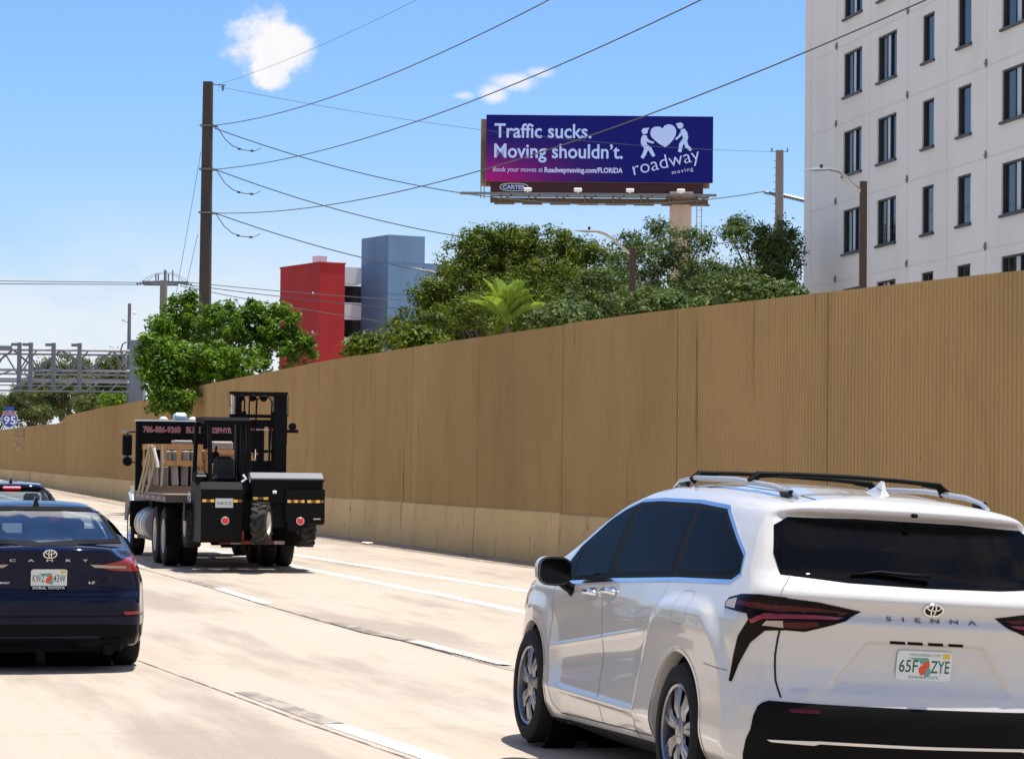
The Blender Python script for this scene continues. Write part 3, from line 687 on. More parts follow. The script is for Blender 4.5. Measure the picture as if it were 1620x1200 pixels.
def street_lamp(label, ptop, Y, arm, w=.24):
    """arm: photo points from the pole head out to the luminaire tip"""
    T = at(*ptop, Y); root = empty('street_lamp', (T.x, Y, 0), 0, label, 'street lamp')
    mb = MB(); sqpole(mb, 0, 0, -.3, T.z, w*1.15, w); mb.build('pole', M_BROWNPOLE, root)
    L_ = [at(a, b, Y - .15*i) - Vector((T.x, Y, 0)) for i, (a, b) in enumerate(arm)]
    mb = MB(); mb.tube(L_[:-1], [.055]*(len(L_)-1), 8); mb.build('arm', M_SILVER, root, smooth='auto')
    a, b = L_[-2], L_[-1]; d = (b-a); mb = MB()
    mb.tube([a - d*.05, a + d*.15, a + d*.55, b], [.07, .12, .16, .04], 10, sq=.35); h = mb.build('luminaire', M_SILVER, root, smooth='auto')
    c = a + d*.35; mb = MB(); mb.tube([c + Vector((0, 0, .03)), c + Vector((0, 0, .16))], .05, 8); mb.build('photocell', M_BLACK, h)
    return root
street_lamp('brown street lamp in front of the white building, arm reaching left', (1366, 287), 85, [(1366, 305), (1352, 294), (1338, 280), (1326, 271), (1313, 268), (1274, 268.5)], .22)
street_lamp('brown street lamp between the big dark tree and the grey oaks', (1001, 393), 100, [(1000, 404), (985, 392), (970, 378), (957, 370), (945, 366), (908, 364.5)], .24)
street_lamp('street lamp with only its silver arm showing against the blue tower', (706, 447), 160, [(704, 452), (698, 443), (692, 434), (686, 429.5), (682, 428), (648, 424)], .3)
# ---------------------------------------------------------------- sign gantry, camera mast, route shield
M_GANTRY = newmat('galvanised_gantry', (.16, .17, .19), .6, metal=.2)
M_GANTRYW = newmat('bright_galvanised_tube', (.33, .33, .335), .55, metal=.2)
M_GBOX = newmat('grey_steel_column', (.17, .19, .23), .6)
def gantry():
    Y = 137.0; s = Y/FOC; A = at(216, 590, Y); root = empty('sign_gantry', (A.x, Y, 0), 0, 'galvanised overhead sign gantry spanning the far road at left', 'gantry')
    X = lambda px: (px-216)*s
    Z = lambda py: at(216, py, Y).z
    mb = MB(); mb.box((0, .5, Z(537)/2-.15), (.72, .9, Z(537)+.3), bev=.02); mb.build('column', M_GBOX, root)
    for (py, dy, r, l) in ((555, 0, .065, -26), (587, 0, .065, -26), (592, 1.3, .05, -26), (600, 1.3, .055, -26), (605, 0, .06, -26)):
        mb = MB(); mb.tube([(X(205), dy, Z(py)), (l, dy, Z(py)+.0)], r, 10); mb.build('chord', M_GANTRYW, root, smooth='auto')
    mb = MB(); mb.box(((l+X(205))/2, -.5, Z(620)), (X(205)-l, .7, .06)); mb.box(((l+X(205))/2, -.9, Z(612)), (X(205)-l, .05, .06)); mb.build('walkway', M_GBOX, root)
    for px in (32, 50, 86, 127):
        mb = MB(); mb.box((X(px), -.35, (Z(544)+Z(622))/2), (.20, .16, Z(544)-Z(622))); mb.box((X(px)-.18, -.2, Z(547)), (.5, .3, .14)); mb.build('hanger', M_GANTRY, root)
    mb = MB(); pts = [200, 178, 140, 96, 58, 20, -20, -60, -100]
    for i, (a, b) in enumerate(zip(pts[:-1], pts[1:])): mb.tube([(X(a), 0, Z(587 if i % 2 == 0 else 555)), (X(b), 0, Z(555 if i % 2 == 0 else 587))], .05, 6)
    for i, (a, b) in enumerate(zip(pts[:-1], pts[1:])): mb.tube([(X(a), 0, Z(587 if i % 2 else 555)), (X(b), 1.3, Z(598))], .04, 6)
    for i, (a, b) in enumerate(zip(pts[:-1], pts[1:])): m_ = (a+b)/2; mb.tube([(X(a), 1.3, Z(592)), (X(m_), 1.3, Z(560))], .04, 6); mb.tube([(X(m_), 1.3, Z(560)), (X(b), 1.3, Z(592))], .04, 6); mb.tube([(X(m_), -.5, Z(606)), (X(b), -.6, Z(620))], .035, 6)
    mb.tube([(X(205), 1.3, Z(560)), (-26, 1.3, Z(560))], .06, 8)
    mb.build('bracing', M_GANTRY, root, smooth='auto')
    mb = MB(); mb.box((X(8), -.3, Z(552)), (.75, .35, .22), bev=.04); mb.build('junction_box', M_GBOX, root)
    mb = MB(); mb.tube([(X(200), -.2, Z(541)), (X(194), -.2, Z(545)), (X(191), -.2, Z(556)), (X(196), -.2, Z(568)), (X(201), -.2, Z(580))], .04, 6); mb.build('conduit', M_GANTRY, root)
    return root
gantry()
A = at(205, 480, 139)
cm = empty('camera_mast', (A.x, 139, 0), 0, 'slim grey mast with a small camera beside the gantry column', 'mast')
mb = MB(); mb.tube([(0, 0, -.3), (0, 0, A.z)], [.12, .09], 10); mb.build('mast', M_GANTRY, cm, smooth='auto')
mb = MB(); mb.tube([(0, 0, A.z-.45), (.28, 0, A.z-.45)], .03, 6); mb.box((.28, 0, A.z-.5), (.16, .16, .16), bev=.05); mb.build('camera', M_LAMPW, cm)
mb = MB(); mb.tube([(0, 0, A.z-1.0), (-.3, 0, A.z-.9)], .025, 6); mb.box((-.32, 0, A.z-.88), (.14, .14, .1)); mb.build('antenna', M_LAMPW, cm)
M_SHB = newmat('shield_blue', (.02, .07, .42), .5); M_SHR = newmat('shield_red', (.45, .03, .03), .5); M_SHW = newmat('shield_white', (.8, .8, .8), .5)
def shield():
    Y = 268.0; s = Y/FOC; A = at(15, 662, Y); root = empty('route_shield_sign', (A.x, Y, 0), 0, 'red and blue interstate 95 shield sign above the wall top at far left', 'sign')
    k = s/15.0   # crop units -> metres; crop origin at (0, 640) scaled 15x
    P = lambda x, y: ((x-232)*k, A.z + (340-y)*k)
    out = [(100, 185), (165, 205), (232, 195), (300, 205), (365, 185), (410, 260), (428, 340), (412, 430), (350, 510), (232, 560), (115, 510), (58, 430), (42, 340), (58, 260)]
    mb = MB(); mb.prism([P(*p) for p in out], -.02, .02, 'Y'); b = mb.build('shield_plate', M_SHW, root)
    ins = lambda f: [(232+(x-232)*f, 365+(y-365)*f) for x, y in out]
    i = ins(.93); mb = MB(); mb.prism([P(*p) for p in [(66, 255), (398, 255)] + [p for p in i if p[1] > 256 and p[0] > 232] + [p for p in i if p[1] > 256 and p[0] <= 232]], -.026, -.02, 'Y'); mb.build('blue_field', M_SHB, b)
    mb = MB(); mb.prism([P(*p) for p in [(112, 198), (166, 216), (232, 207), (299, 216), (353, 198), (390, 245), (74, 245)]], -.026, -.02, 'Y'); mb.build('red_band', M_SHR, b)
    p = P(98, 462); text_obj('lettering', '95', M_SHW, b, frame((p[0], -.028, p[1]), (1, 0, 0), (0, 0, 1)), 285*k, 185*k, .02)
    mb = MB(); mb.prism([P(*p) for p in [(130, 60), (330, 60), (330, 140), (130, 140)]], -.02, .02, 'Y'); mb.build('upper_plate', M_SHB, root)
    mb = MB(); mb.box((0, .10, A.z-.25), (.12, .10, 2.6)); mb.box((0, .06, P(0, 165)[1]), (1.5, .08, .09)); mb.box((.3, .35, A.z-1.2), (.1, .7, .1)); mb.build('post', M_GALV, root)
shield()
# ---------------------------------------------------------------- trees
def leafmat(name, c1, c2, trans=.35):
    m = bpy.data.materials.new(name); m.use_nodes = True; nt = m.node_tree; nt.nodes.clear(); N = nt.nodes.new; L = nt.links.new
    out = N('ShaderNodeOutputMaterial'); d = N('ShaderNodeBsdfPrincipled'); t = N('ShaderNodeBsdfTranslucent'); mx = N('ShaderNodeMixShader')
    g = N('ShaderNodeNewGeometry'); cr = N('ShaderNodeMixRGB'); tc = N('ShaderNodeTexCoord'); tn = N('ShaderNodeTexNoise'); tn.inputs['Scale'].default_value = 1.1; tn.inputs['Detail'].default_value = 2; L(tc.outputs['Object'], tn.inputs['Vector'])
    rr = N('ShaderNodeMapRange'); rr.inputs[1].default_value = .36; rr.inputs[2].default_value = .64; rr.inputs[4].default_value = .65; L(tn.outputs['Fac'], rr.inputs[0])  # clump-sized noise paints dark shaded pockets into the leaf colour
    ml = N('ShaderNodeMath'); ml.operation = 'MULTIPLY'; ml.inputs[1].default_value = .35; L(g.outputs['Random Per Island'], ml.inputs[0]); ad = N('ShaderNodeMath'); L(ml.outputs[0], ad.inputs[0]); L(rr.outputs[0], ad.inputs[1]); L(ad.outputs[0], cr.inputs[0])
    cr.inputs[1].default_value = (*c1, 1); cr.inputs[2].default_value = (*c2, 1)
    d.inputs['Roughness'].default_value = .45; d.inputs['Specular IOR Level'].default_value = .14
    L(cr.outputs[0], d.inputs['Base Color']); L(cr.outputs[0], t.inputs['Color']); mx.inputs[0].default_value = trans
    L(d.outputs[0], mx.inputs[1]); L(t.outputs[0], mx.inputs[2]); L(mx.outputs[0], out.inputs[0]); return m
M_BARK = newmat('bark', (.11, .08, .055), .95, noise=[(6, 6, (.06, .045, .03), .45, .6, (1, 1, .2))])
def leaves(centres, radii, per, size, rng, up=.5, aspect=.45):
    """leaf-shaped quads spread through clumps"""
    C_ = np.repeat(np.asarray(centres), per, 0); R_ = np.repeat(np.asarray(radii), per, 0)
    n = len(C_); d = rng.normal(size=(n, 3)); d /= np.linalg.norm(d, axis=1)[:, None]
    p = C_ + d * (R_[:, None] * rng.random(n)[:, None]**.45) * np.array([1, 1, .8])
    nr = d * .7 + rng.normal(size=(n, 3)) * .6; nr[:, 2] += up; nr /= np.linalg.norm(nr, axis=1)[:, None]
    a = rng.normal(size=(n, 3)); a[:, 2] -= .35; t = a - nr * (a*nr).sum(1)[:, None]; t /= np.linalg.norm(t, axis=1)[:, None]
    b = np.cross(nr, t); s = size * rng.uniform(.65, 1.35, n)[:, None]
    V = np.stack([p - t*s*.5, p + b*s*aspect*.5 - nr*s*.08, p + t*s*.5, p - b*s*aspect*.5 - nr*s*.08], 1).reshape(-1, 3)
    return V, np.arange(n*4).reshape(-1, 4)
def tree(name, label, base, lobes, nclump, clump_r, per, size, mat, trunk_r=.2, seed=0, cat='tree', group=None, top_only=False, up=.85, aspect=.45, limbs=9):
    rng = np.random.default_rng(seed); base = Vector(base)
    root = empty(name, base, 0, label, cat, group)
    L_ = np.array([[*l[:3], *l[3:6]] for l in lobes], float); w = (L_[:, 3]*L_[:, 4]*L_[:, 5])**.67; w = w/w.sum()
    cs = []
    for k in range(nclump):
        l = L_[rng.choice(len(L_), p=w)]; d = rng.normal(size=3); d /= np.linalg.norm(d)
        if d[2] < -.3 and rng.random() < .5: d[2] *= -1
        f = rng.uniform(.62, 1.0) if rng.random() < .82 else rng.uniform(.2, .6)
        cs.append(l[:3] + d*l[3:6]*f)
    cs = np.array(cs) - np.array(base); rr = clump_r * rng.uniform(.6, 1.35, len(cs))
    V, F = leaves(cs, rr, per, size, rng, up, aspect)
    np_mesh('crown', V, F, mat, root, smooth=False)
    mb = MB(); top = Vector(cs.mean(0)); rg = random.Random(seed)
    mid = Vector((top.x*.5, top.y*.5, top.z*.45)); mb.tube([(0, 0, -.4), mid*.5, mid, top], [trunk_r*1.3, trunk_r, trunk_r*.8, trunk_r*.35], 9)
    pick = rng.choice(len(cs), min(limbs*3, len(cs)), replace=False)
    for i in pick:
        e = Vector(cs[i]); s0 = mid.lerp(top, rg.uniform(0, .8)); m_ = s0.lerp(e, .5) + Vector((0, 0, .12*(e-s0).length))
        mb.tube([s0, m_, e], [trunk_r*.38, trunk_r*.22, trunk_r*.08], 6)
    mb.build('trunk', M_BARK, root, smooth='auto')
    return root
LG_BIG = leafmat('olive_leaf', (.024, .050, .004), (.145, .190, .012), .24)
LG_BRIGHT = leafmat('bright_green_leaf', (.020, .060, .005), (.160, .280, .018), .28)
LG_OAK = leafmat('grey_green_oak_leaf', (.036, .068, .018), (.135, .180, .045), .26)
LG_FAR = leafmat('far_olive_leaf', (.07, .10, .025), (.15, .17, .05), .3)
LG_PALM = leafmat('palm_leaf', (.12, .22, .02), (.33, .42, .06), .4)
def lob(px, py, Y, rx, rz, ry=None):
    """a crown lobe: photo position and photo radii at distance Y"""
    c = at(px, py, Y); s = Y/FOC; return (c.x, c.y, c.z, rx*s, (ry or rx*.8)*s if ry is None else ry, rz*s)
def g0(px, Y): c = at(px, 700, Y); return (c.x, Y, 0)
tree('broadleaf_tree', 'bright green leafy tree spilling over the gap in the sound wall', g0(330, 96),
     [lob(285, 530, 96, 52, 52), lob(365, 530, 95, 66, 55), lob(440, 545, 95, 52, 42), lob(270, 590, 93, 55, 55), lob(350, 590, 93, 80, 50), lob(255, 610, 92.5, 32, 42), lob(262, 632, 92, 30, 28), lob(285, 640, 91.5, 26, 20), lob(238, 565, 93, 24, 40), lob(292, 485, 96, 24, 26), lob(262, 520, 95, 26, 20), lob(395, 500, 95, 34, 26), lob(440, 505, 95, 30, 26), lob(478, 548, 95, 24, 20)],
     700, .30, 50, .175, LG_BRIGHT, .16, 3, limbs=8)
tree('broadleaf_tree', 'big dome-shaped dark olive tree in front of the blue tower', g0(800, 112),
     [lob(800, 440, 114, 120, 85), lob(850, 420, 114, 90, 68), lob(740, 480, 112, 85, 60), lob(870, 470, 110, 90, 60), lob(680, 520, 110, 70, 42), lob(940, 440, 112, 50, 52), lob(810, 500, 108, 110, 45), lob(760, 400, 113, 50, 40), lob(905, 400, 113, 42, 36), lob(690, 470, 112, 40, 36), lob(605, 548, 108, 42, 24)],
     980, .42, 72, .155, LG_BIG, .4, 5, limbs=10)
tree('oak_tree', 'airy grey-green oak in front of the billboard column', g0(1050, 104),
     [lob(1030, 440, 106, 75, 62), lob(1000, 400, 107, 36, 34), lob(1040, 365, 107, 22, 18), lob(1095, 390, 105, 40, 42), lob(1115, 450, 104, 60, 42), lob(960, 460, 104, 60, 42), lob(940, 490, 103, 70, 30), lob(1040, 480, 102, 90, 26)],
     520, .42, 56, .145, LG_OAK, .25, 8, limbs=12)
tree('oak_tree', 'airy grey-green oak beside the left edge of the white building', g0(1205, 102),
     [lob(1190, 400, 104, 44, 48), lob(1235, 420, 103, 36, 60), lob(1165, 365, 105, 24, 24), lob(1200, 450, 102, 66, 36), lob(1130, 460, 101, 44, 26), lob(1245, 380, 104, 22, 34)],
     340, .40, 54, .145, LG_OAK, .22, 9, limbs=12)
# small palm
def palm(label, px, py, Y, R, seed, nf=15):
    c = at(px, py, Y); root = empty('palm_tree', (c.x, Y, 0), 0, label, 'palm tree'); rg = random.Random(seed)
    mb = MB(); mb.tube([(0, 0, -.3), (.05, 0, c.z*.5), (0, 0, c.z-.5), (0, 0, c.z)], [.12, .09, .09, .05], 9); mb.build('trunk', M_BARK, root, smooth='auto')
    for k in range(nf):
        az = 2*math.pi*(k + rg.uniform(-.3, .3))/nf; el = rg.uniform(.75, 1.42); ln = R*rg.uniform(.75, 1.1); p = Vector((0, 0, c.z)); d = Vector((math.cos(az)*math.cos(el), math.sin(az)*math.cos(el), math.sin(el)))
        pts = [p.copy()]
        for q in range(14):
            p = p + d*(ln/14); d = (d + Vector((0, 0, -.062))).normalized(); pts.append(p.copy())
        mb = MB(); mb.tube(pts, [.03*(1-.8*i/14) + .004 for i in range(15)], 5)
        for i in range(2, 15):
            t = (pts[i]-pts[i-1]).normalized(); side = t.cross(Vector((0, 0, 1))).normalized(); upv = side.cross(t)
            l = R*.34*math.sin(math.pi*min(1, (i+1.5)/16))**.6
            for sg in (-1, 1):
                for h in (0, .5):
                    b0 = pts[i-1].lerp(pts[i], h); e = (side*sg*.75 + t*.75 + upv*.35).normalized(); tip = b0 + e*l + Vector((0, 0, -.12*l)); w_ = t*.022*R
                    mb.add([b0-w_, b0+w_, (b0+tip)/2 + w_*1.3 + upv*.02, tip, (b0+tip)/2 - w_*1.3 + upv*.02], [(0, 1, 2, 3, 4)])
        mb.build('frond', LG_PALM, root, fix=False)
palm('small bright palm with arching fronds just behind the wall, before the dark tree', 802, 512, 74, 1.35, 4)
# trees behind the gantry
FG = 'trees beyond the far wall'
for i, (lbl, px, Y, lobes) in enumerate((
    ('olive tree behind the middle of the gantry, crown above its top chord', 105, 225, [lob(100, 592, 225, 50, 36), lob(75, 600, 225, 30, 30), lob(130, 600, 226, 30, 34), lob(100, 622, 224, 60, 34), lob(55, 612, 225, 34, 28), lob(110, 648, 224, 54, 18), lob(80, 640, 226, 40, 20)]),
    ('rounded olive tree behind the gantry beside its right column', 180, 205, [lob(180, 592, 205, 32, 34), lob(160, 615, 205, 42, 30), lob(198, 608, 206, 24, 28), lob(165, 638, 205, 44, 18)]),
    ('light green tree behind the route shield at the left edge', 5, 300, [lob(5, 645, 300, 28, 20), lob(-20, 640, 300, 30, 22)]),
    ('dark bushy tree above the wall between the shield and the wall step', 55, 292, [lob(50, 632, 292, 38, 32), lob(75, 645, 292, 26, 22), lob(20, 648, 292, 26, 24), lob(40, 660, 292, 44, 18)]))):
    tree('broadleaf_tree', lbl, g0(px, Y), lobes, 300, .6, 44, .28, LG_BRIGHT if 'light green' in lbl else LG_FAR, .22, 20+i, group=FG)
def bush(label, px, py, Y, rx, rz, mat, seed, n=40):
    tree('shrub', label, g0(px, Y), [lob(px, py, Y, rx, rz)], n, .4, 36, .22, mat, .05, seed, cat='shrub', limbs=4)
bush('low dark shrub rising over the far wall beside its step down', 68, 655, 215, 18, 14, LG_FAR, 31)
bush('bright green shrub over the far wall just left of the gantry column', 178, 634, 150, 24, 9, LG_BRIGHT, 32)
bush('dark green shrub leaning on the far wall beneath the gantry walkway', 140, 640, 168, 20, 13, LG_FAR, 33)
bush('yellow-green shrub over the near wall at the red tower foot', 575, 552, 84, 26, 14, LG_BIG, 34)
bush('olive shrub over the near wall left of the small palm', 660, 540, 80, 46, 16, LG_BIG, 35, 70)
bush('grey-green shrub over the near wall right of the small palm', 900, 508, 78, 60, 20, LG_OAK, 36, 90)
bush('grey-green shrub over the near wall below the middle street lamp', 1060, 488, 80, 80, 18, LG_OAK, 37, 110)
bush('grey-green shrub over the near wall at the foot of the white building', 1200, 468, 84, 70, 20, LG_OAK, 38, 110)
# dry vines hanging over the far wall
M_VINE = newmat('dry_vine', (.20, .15, .09), .9); M_VINEL = newmat('pale_dead_leaf', (.55, .44, .32), .9)
def vines(label, px, py, Y, n, ln, seed):
    rg = random.Random(seed); c = at(px, py, Y); root = empty('hanging_vine', c, 0, label, 'vine')
    mb = MB(); lf = MB()
    for k in range(n):
        p = Vector((rg.uniform(-.55, .55), rg.uniform(-.1, 0), rg.uniform(-.1, .1))); pts = [p]
        for q in range(7): p = p + Vector((rg.uniform(-.07, .07), rg.uniform(-.01, .01), -ln*rg.uniform(.6, 1.2)/7)); pts.append(p)
        mb.tube(pts, .015, 5)
        for q in range(2): b_ = pts[rg.randint(3, 7)]; lf.add([b_, b_+Vector((.05, -.02, -.12)), b_+Vector((0, -.03, -.3)), b_+Vector((-.06, -.02, -.14))], [(0, 1, 2, 3)])
    mb.build('stem', M_VINE, root); lf.build('dead_leaf', M_VINEL, root, fix=False)
yv = 172.0; xv = wall_xy(yv)[0]
vines('dry brown vines hanging down the far wall beneath the interstate shield', 30, 678, 236, 9, 1.9, 3)

rng_ = np.random.default_rng(77); cs_ = []
for y in np.arange(-40, 260, 2.2):
    for q in range(5): cs_.append((np.interp(y, WY, WX) - 42 + rng_.uniform(-3, 3), y + rng_.uniform(-1, 1), rng_.uniform(.8, 7.5)))
V_, F_ = leaves(np.array(cs_), np.full(len(cs_), 1.5), 22, .75, rng_)
tag(np_mesh('unseen_reflected_trees', V_, F_, LG_OAK, None, smooth=False), kind='stuff')  # added out of view to give the minivan's side a dark reflected band
# ---------------------------------------------------------------- shaped surfaces for vehicles
def smax(a, b, k):
    h = np.clip(.5 + .5*(a-b)/k, 0, 1); return b + (a-b)*h + k*h*(1-h)
def smin(a, b, k): return -smax(-a, -b, k)
def sstep(x, a, b): t = np.clip((x-a)/(b-a), 0, 1); return t*t*(3-2*t)
class Curve1:
    """a smoothed piecewise-linear function"""
    def __init__(s, xs, ys, sm=.03):
        s.g = np.linspace(xs[0]-.3, xs[-1]+.3, 1600); y = np.interp(s.g, xs, ys); d = s.g[1]-s.g[0]
        if sm > 0:
            n = max(1, int(3*sm/d)); k = np.exp(-.5*(np.arange(-n, n+1)*d/sm)**2); k /= k.sum(); y = np.convolve(np.pad(y, n, mode='edge'), k, 'valid')
        s.y = y
    def __call__(s, x): return np.interp(x, s.g, s.y)
def surface_net(F, lo, hi, h):
    """quads on F = 0 over a box, snapped to the surface"""
    ax = [np.arange(l, u + h, h) for l, u in zip(lo, hi)]; n = [len(a) for a in ax]
    val = np.empty(n, np.float32)
    Y, Z = np.meshgrid(ax[1], ax[2], indexing='ij')
    for i, x in enumerate(ax[0]): val[i] = F(np.full_like(Y, x), Y, Z)
    ins = val < 0
    m = [k-1 for k in n]; cnt = np.zeros(m, np.float32); acc = np.zeros(m + [3], np.float32)
    offs = [(0, 0, 0), (1, 0, 0), (0, 1, 0), (1, 1, 0), (0, 0, 1), (1, 0, 1), (0, 1, 1), (1, 1, 1)]
    sl = lambda o: tuple(slice(o[q], o[q]+m[q]) for q in range(3))
    for a in range(8):
        for b in range(a+1, 8):
            d = [offs[b][q]-offs[a][q] for q in range(3)]
            if sum(abs(v) for v in d) != 1: continue
            va, vb = val[sl(offs[a])], val[sl(offs[b])]; cr = (va < 0) != (vb < 0)
            t = np.where(cr, va/(va-vb+1e-20), 0)
            cnt += cr
            for q in range(3): acc[..., q] += np.where(cr, offs[a][q] + t*d[q], 0)
    act = cnt > 0; idx = -np.ones(m, np.int64); idx[act] = np.arange(act.sum())
    base = np.stack(np.nonzero(act), 1); V = (base + acc[act]/cnt[act][:, None])*h + np.array(lo)
    quads = []
    for q in range(3):
        r, s_ = [(1, 2), (2, 0), (0, 1)][q]
        a = [slice(1, m[k]) for k in range(3)]; a[q] = slice(0, m[q]); b = list(a); b[q] = slice(1, m[q]+1)
        A, B = ins[tuple(a)], ins[tuple(b)]; cr = A != B; P = np.stack(np.nonzero(cr), 1)
        off0 = np.array([1, 1, 1]); off0[q] = 0; P = P + off0
        def cell(dr, ds): c = P.copy(); c[:, r] -= dr; c[:, s_] -= ds; return idx[c[:, 0], c[:, 1], c[:, 2]]
        Q = np.stack([cell(1, 1), cell(0, 1), cell(0, 0), cell(1, 0)], 1); fl = ~A[cr]; Q[fl] = Q[fl][:, ::-1]; quads.append(Q)
    F_ = np.concatenate(quads); F_ = F_[(F_ >= 0).all(1)]
    return snap(F, V, h), F_
def grad(F, V, e=.002):
    x, y, z = V.T
    return np.stack([F(x+e, y, z)-F(x-e, y, z), F(x, y+e, z)-F(x, y-e, z), F(x, y, z+e)-F(x, y, z-e)], 1)/(2*e)
def snap(F, V, h, it=4):
    V = V.copy()
    for _ in range(it):
        g = grad(F, V); f = F(*V.T); st = -(f/np.maximum((g*g).sum(1), .05))[:, None]*g
        l = np.linalg.norm(st, axis=1)[:, None]; V += st*np.minimum(1, .5*h/np.maximum(l, 1e-9))
    return V
class Shell:
    """projects flat outlines on to a body surface"""
    def __init__(s, F): s.F = F
    def hit(s, P, D, tmax=2.4, n=240):
        """first crossing along D from P; returns points (nan when missed)"""
        P = np.asarray(P, float); D = np.asarray(D, float); t = np.full(len(P), np.nan); prev = s.F(*P.T); live = np.ones(len(P), bool); dt = tmax/n
        for k in range(1, n+1):
            f = s.F(*(P + D*(k*dt)).T); c = live & (f < 0); 
            if c.any(): t[c] = k*dt; live &= ~c
        lo, hi = t-dt, t.copy()
        for _ in range(14):
            mid = (lo+hi)/2; f = s.F(*(P + D*mid[:, None]).T); hi = np.where(f < 0, mid, hi); lo = np.where(f < 0, lo, mid)
        return P + D*hi[:, None]
    def place(s, uv, view, side=1):
        uv = np.asarray(uv, float); n = len(uv); z = np.zeros(n)
        if view == 'side': P = np.stack([uv[:, 0], z + 1.35*side, uv[:, 1]], 1); D = np.array([0, -side, 0.])
        elif view == 'rear': P = np.stack([z - 1.8, uv[:, 0], uv[:, 1]], 1); D = np.array([1., 0, 0])
        elif view == 'front': P = np.stack([z + 5.2, uv[:, 0], uv[:, 1]], 1); D = np.array([-1., 0, 0])
        elif view == 'corner': # seen from 45 degrees at the left rear; u runs across the view
            c = .70710678; P = np.stack([-1.6 + uv[:, 0]*c, side*(1.6 + 0*z + uv[:, 0]*c), uv[:, 1]], 1); D = np.array([c, -side*c, 0.])
        else: P = np.stack([uv[:, 0], uv[:, 1], z + 2.2], 1); D = np.array([0, 0, -1.])
        X = s.hit(P, np.repeat(D[None], n, 0), 3.4 if view in ('corner',) else 2.4)
        bad = np.isnan(X[:, 0])
        if bad.any() and not bad.all():
            for i in np.nonzero(bad)[0]:
                j = np.nonzero(~bad)[0]; q = j[np.argmin(((uv[j]-uv[i])**2).sum(1))]; X[i] = X[q]
        g = grad(s.F, X, .004); g /= np.maximum(np.linalg.norm(g, axis=1), 1e-9)[:, None]
        return X, g
    def patch(s, name, outline, view, mat, parent, off=.004, grid=.035, side=1, rim=.006, inset=None, smooth=True, bulge=0.0):
        bm = bmesh.new(); vs = [bm.verts.new((u, v, 0)) for u, v in outline]
        if inset is not None:
            n = len(outline); ivs = [bm.verts.new((u, v, 0)) for u, v in inset]
            for i in range(n): bm.faces.new((vs[i], vs[(i+1) % n], ivs[(i+1) % n], ivs[i]))
        else: bm.faces.new(vs)
        bmesh.ops.triangulate(bm, faces=bm.faces[:], ngon_method='EAR_CLIP')
        us = [p[0] for p in outline]; ws = [p[1] for p in outline]
        for ax, (a, b) in enumerate(((min(us), max(us)), (min(ws), max(ws)))):
            k = int((b-a)/grid)
            for q in range(1, k+1):
                co = [0, 0, 0]; co[ax] = a + q*(b-a)/(k+1); no = [0, 0, 0]; no[ax] = 1
                bmesh.ops.bisect_plane(bm, geom=bm.verts[:]+bm.edges[:]+bm.faces[:], dist=1e-6, plane_co=co, plane_no=no)
        uv = np.array([v.co[:2] for v in bm.verts]); X, g = s.place(uv, view, side)
        o = off
        if bulge:
            c = uv.mean(0); pass
        Xo = X + g*o
        for v, x in zip(bm.verts, Xo): v.co = x
        bm.verts.index_update()
        # a rim running back into the body
        if rim:
            be = [e for e in bm.edges if e.is_boundary]; r = bmesh.ops.extrude_edge_only(bm, edges=be)
            gi = {i: Vector(g[i]) for i in range(len(g))}; src = {}
            nv = [q for q in r['geom'] if isinstance(q, bmesh.types.BMVert)]
            from mathutils.kdtree import KDTree
            kd = KDTree(len(Xo)); [kd.insert(Vector(x), i) for i, x in enumerate(Xo)]; kd.balance()
            for v in nv: i = kd.find(v.co)[1]; v.co -= gi[i]*(rim+off)
        bmesh.ops.recalc_face_normals(bm, faces=bm.faces)
        cx = Vector(X.mean(0)); gm = Vector(g.mean(0))
        if sum(f.normal.dot(gm)*f.calc_area() for f in bm.faces) < 0: bmesh.ops.reverse_faces(bm, faces=bm.faces)
        me = bpy.data.meshes.new(name); bm.to_mesh(me); bm.free(); me.materials.append(mat)
        if smooth:
            me.polygons.foreach_set('use_smooth', [True]*len(me.polygons))
            b2 = bmesh.new(); b2.from_mesh(me)
            for e in b2.edges:
                if len(e.link_faces) == 2 and e.calc_face_angle(0) > .7: e.smooth = False
            b2.to_mesh(me); b2.free()
        ob = bpy.data.objects.new(name, me); COL.objects.link(ob); ob.parent = parent; return ob
    def ribbon(s, name, path, view, mat, parent, w=.006, off=.0015, side=1, close=False):
        P = []
        pts = list(path) + ([path[0]] if close else [])
        for a, b in zip(pts[:-1], pts[1:]):
            n = max(1, int(math.dist(a, b)/.025)); P += [(a[0]+(b[0]-a[0])*k/n, a[1]+(b[1]-a[1])*k/n) for k in range(n)]
        P.append(pts[-1]); L_ = []
        for i, p in enumerate(P):
            q, r = P[min(i+1, len(P)-1)], P[max(i-1, 0)]; d = np.array([q[0]-r[0], q[1]-r[1]]); d = d/max(np.linalg.norm(d), 1e-9); nr = np.array([-d[1], d[0]])*w/2
            L_ += [(p[0]+nr[0], p[1]+nr[1]), (p[0]-nr[0], p[1]-nr[1])]
        X, g = s.place(L_, view, side); X = X + g*off
        F = [(2*i, 2*i+1, 2*i+3, 2*i+2) for i in range(len(P)-1)]
        return np_mesh(name, X, F, mat, parent)
def rnd(poly, it=2, f=.22):
    """soften the corners of an outline"""
    for _ in range(it):
        o = []; n = len(poly)
        for i in range(n):
            a, b = poly[i], poly[(i+1) % n]; o += [(a[0]+(b[0]-a[0])*f, a[1]+(b[1]-a[1])*f), (a[0]+(b[0]-a[0])*(1-f), a[1]+(b[1]-a[1])*(1-f))]
        poly = o
    return poly
